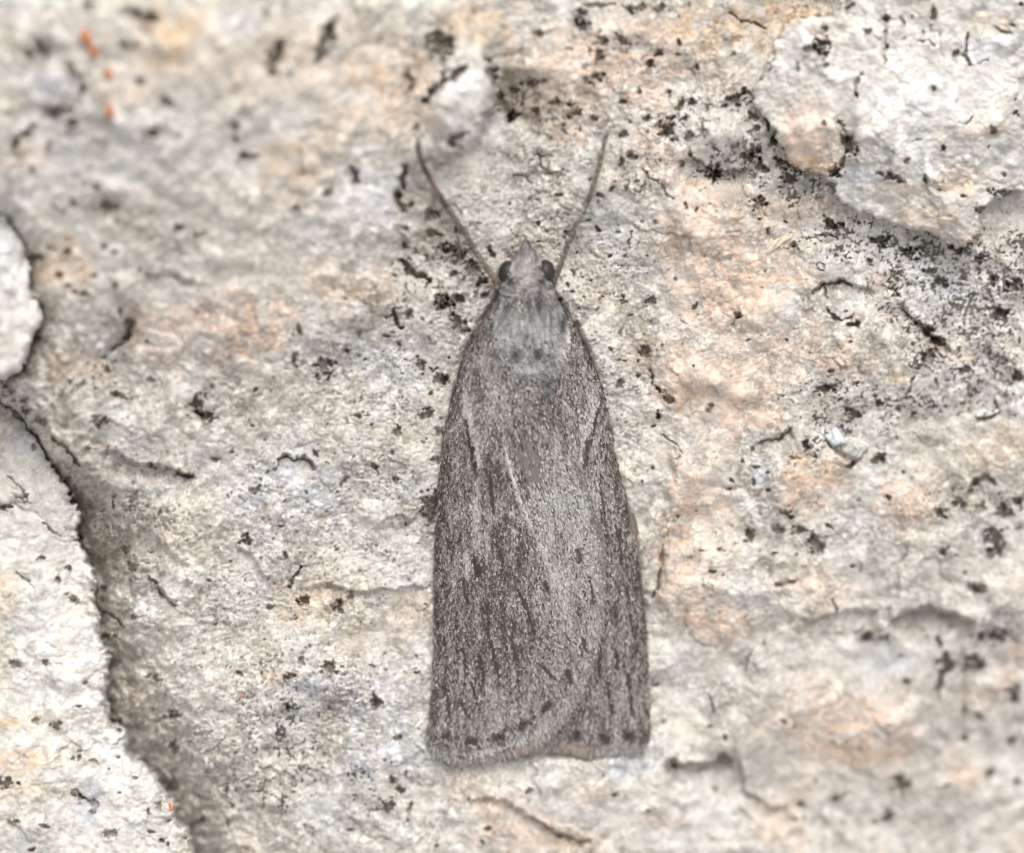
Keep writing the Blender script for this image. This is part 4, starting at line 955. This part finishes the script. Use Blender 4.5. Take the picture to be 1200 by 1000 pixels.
# eyes
def eye_build(t, b):
    b.inputs['Base Color'].default_value = (0.032, 0.028, 0.025, 1); b.inputs['Roughness'].default_value = 0.38; b.inputs['Specular IOR Level'].default_value = 0.3
    N = t.nodes; no = N.new('ShaderNodeTexVoronoi'); no.inputs['Scale'].default_value = 420
    tc = N.new('ShaderNodeTexCoord'); t.links.new(tc.outputs['Object'], no.inputs['Vector'])
    bp = N.new('ShaderNodeBump'); bp.inputs['Strength'].default_value = 0.15; bp.inputs['Distance'].default_value = 0.002
    t.links.new(no.outputs['Distance'], bp.inputs['Height']); t.links.new(bp.outputs[0], b.inputs['Normal'])
M_EYE = material('compound_eye', eye_build)
for ex, ey in ((595.5, 320), (639, 319)):
    nu, nv = 28, 18; V = []
    for j in range(nv + 1):
        a = math.pi * j / nv
        for i in range(nu):
            b = 2 * math.pi * i / nu
            V.append(world(ex + 11.5 * math.sin(a) * math.cos(b), ey + 14.5 * math.sin(a) * math.sin(b), plane(617, ey) + 25 + 12.5 * math.cos(a)))
    f = [(j * nu + i, (j + 1) * nu + i, (j + 1) * nu + (i + 1) % nu, j * nu + (i + 1) % nu) for j in range(nv) for i in range(nu)]
    moth_obj('eye', np.array(V), f, M_EYE, head, np.array((0.05, 0.045, 0.04)))

# antennae: thread of small ringed segments
def antenna(pts, r0, r1, lab):
    p = np.array(pts, float)
    ln = np.concatenate([[0], np.cumsum(np.hypot(*np.diff(p[:, :2], axis=0).T))])
    s = np.arange(0, ln[-1], 1.6)
    def sm(c):
        v = np.interp(s, ln, c)
        kk = np.ones(15) / 15
        return np.convolve(np.pad(v, 7, mode='reflect', reflect_type='odd'), kk, 'valid')
    x, y, h = sm(p[:, 0]), sm(p[:, 1]), sm(p[:, 2])
    tx, ty = np.gradient(x), np.gradient(y); l = np.hypot(tx, ty); tx, ty = tx / l, ty / l
    u = s / s[-1]
    r = (r0 + (r1 - r0) * u) * (1 + 0.12 * np.sin(s * 2 * np.pi / 6.4) + 0.16 * perlin(s, 0 * s + r0, 14, 171))
    r[-4:] *= np.linspace(0.9, 0.35, 4)
    nu = 12; V = []; C = []
    for i in range(len(s)):
        k = np.clip(0.5 + 0.9 * perlin(np.array([s[i]]), np.array([r0 * 50]), 22, 172)[0], 0, 1)
        ring = 0.78 + 0.22 * math.sin(s[i] * 2 * math.pi / 6.4)
        c = (np.array((0.25, 0.18, 0.135)) * k + np.array((0.085, 0.061, 0.048)) * (1 - k)) * ring
        for j in range(nu):
            a = 2 * math.pi * j / nu
            V.append(world(x[i] - ty[i] * r[i] * math.cos(a), y[i] + tx[i] * r[i] * math.cos(a), plane(x[i], y[i]) + h[i] + r[i] * math.sin(a))); C.append(c)
    n = len(s)
    f = [(i * nu + j, (i + 1) * nu + j, (i + 1) * nu + (j + 1) % nu, i * nu + (j + 1) % nu) for i in range(n - 1) for j in range(nu)]
    o = moth_obj('antenna', np.array(V), f, M_SKIN, moth, np.array(C), label=lab)
    m = 420
    q = rng.uniform(0.02, 0.98, m); i = (q * (n - 1)).astype(int); off = rng.uniform(-0.9, 0.9, m)
    px = x[i] - ty[i] * r[i] * off; py = y[i] + tx[i] * r[i] * off
    pz = plane(px, py) + h[i] + r[i] * np.sqrt(1 - off ** 2)
    g = rng.choice([0.10, 0.2, 0.36], m, p=[.35, .4, .25])[:, None] * np.array((1.03, 0.87, 0.76))
    scales('antenna_scales', px, py, pz, tx[i] + rng.normal(0, .15, m), ty[i] + rng.normal(0, .15, m), rng.uniform(3.5, 6, m), rng.uniform(1.1, 1.9, m), rng.uniform(0.2, 0.9, m), g, o, M_SCALE)
antenna([(583, 334, 22), (573, 318, 26), (560, 300, 30), (545, 274, 36), (520, 237, 46), (505, 212, 60), (493, 188, 78), (489, 174, 88), (490, 162, 92)], 3.7, 2.8, 'left antenna bent upwards near its tip')
antenna([(646, 338, 20), (652, 324, 22), (661, 298, 27), (673, 268, 29), (688, 238, 31), (699, 207, 33), (706, 178, 34), (710, 157, 35)], 3.6, 2.7, 'right antenna, almost straight')
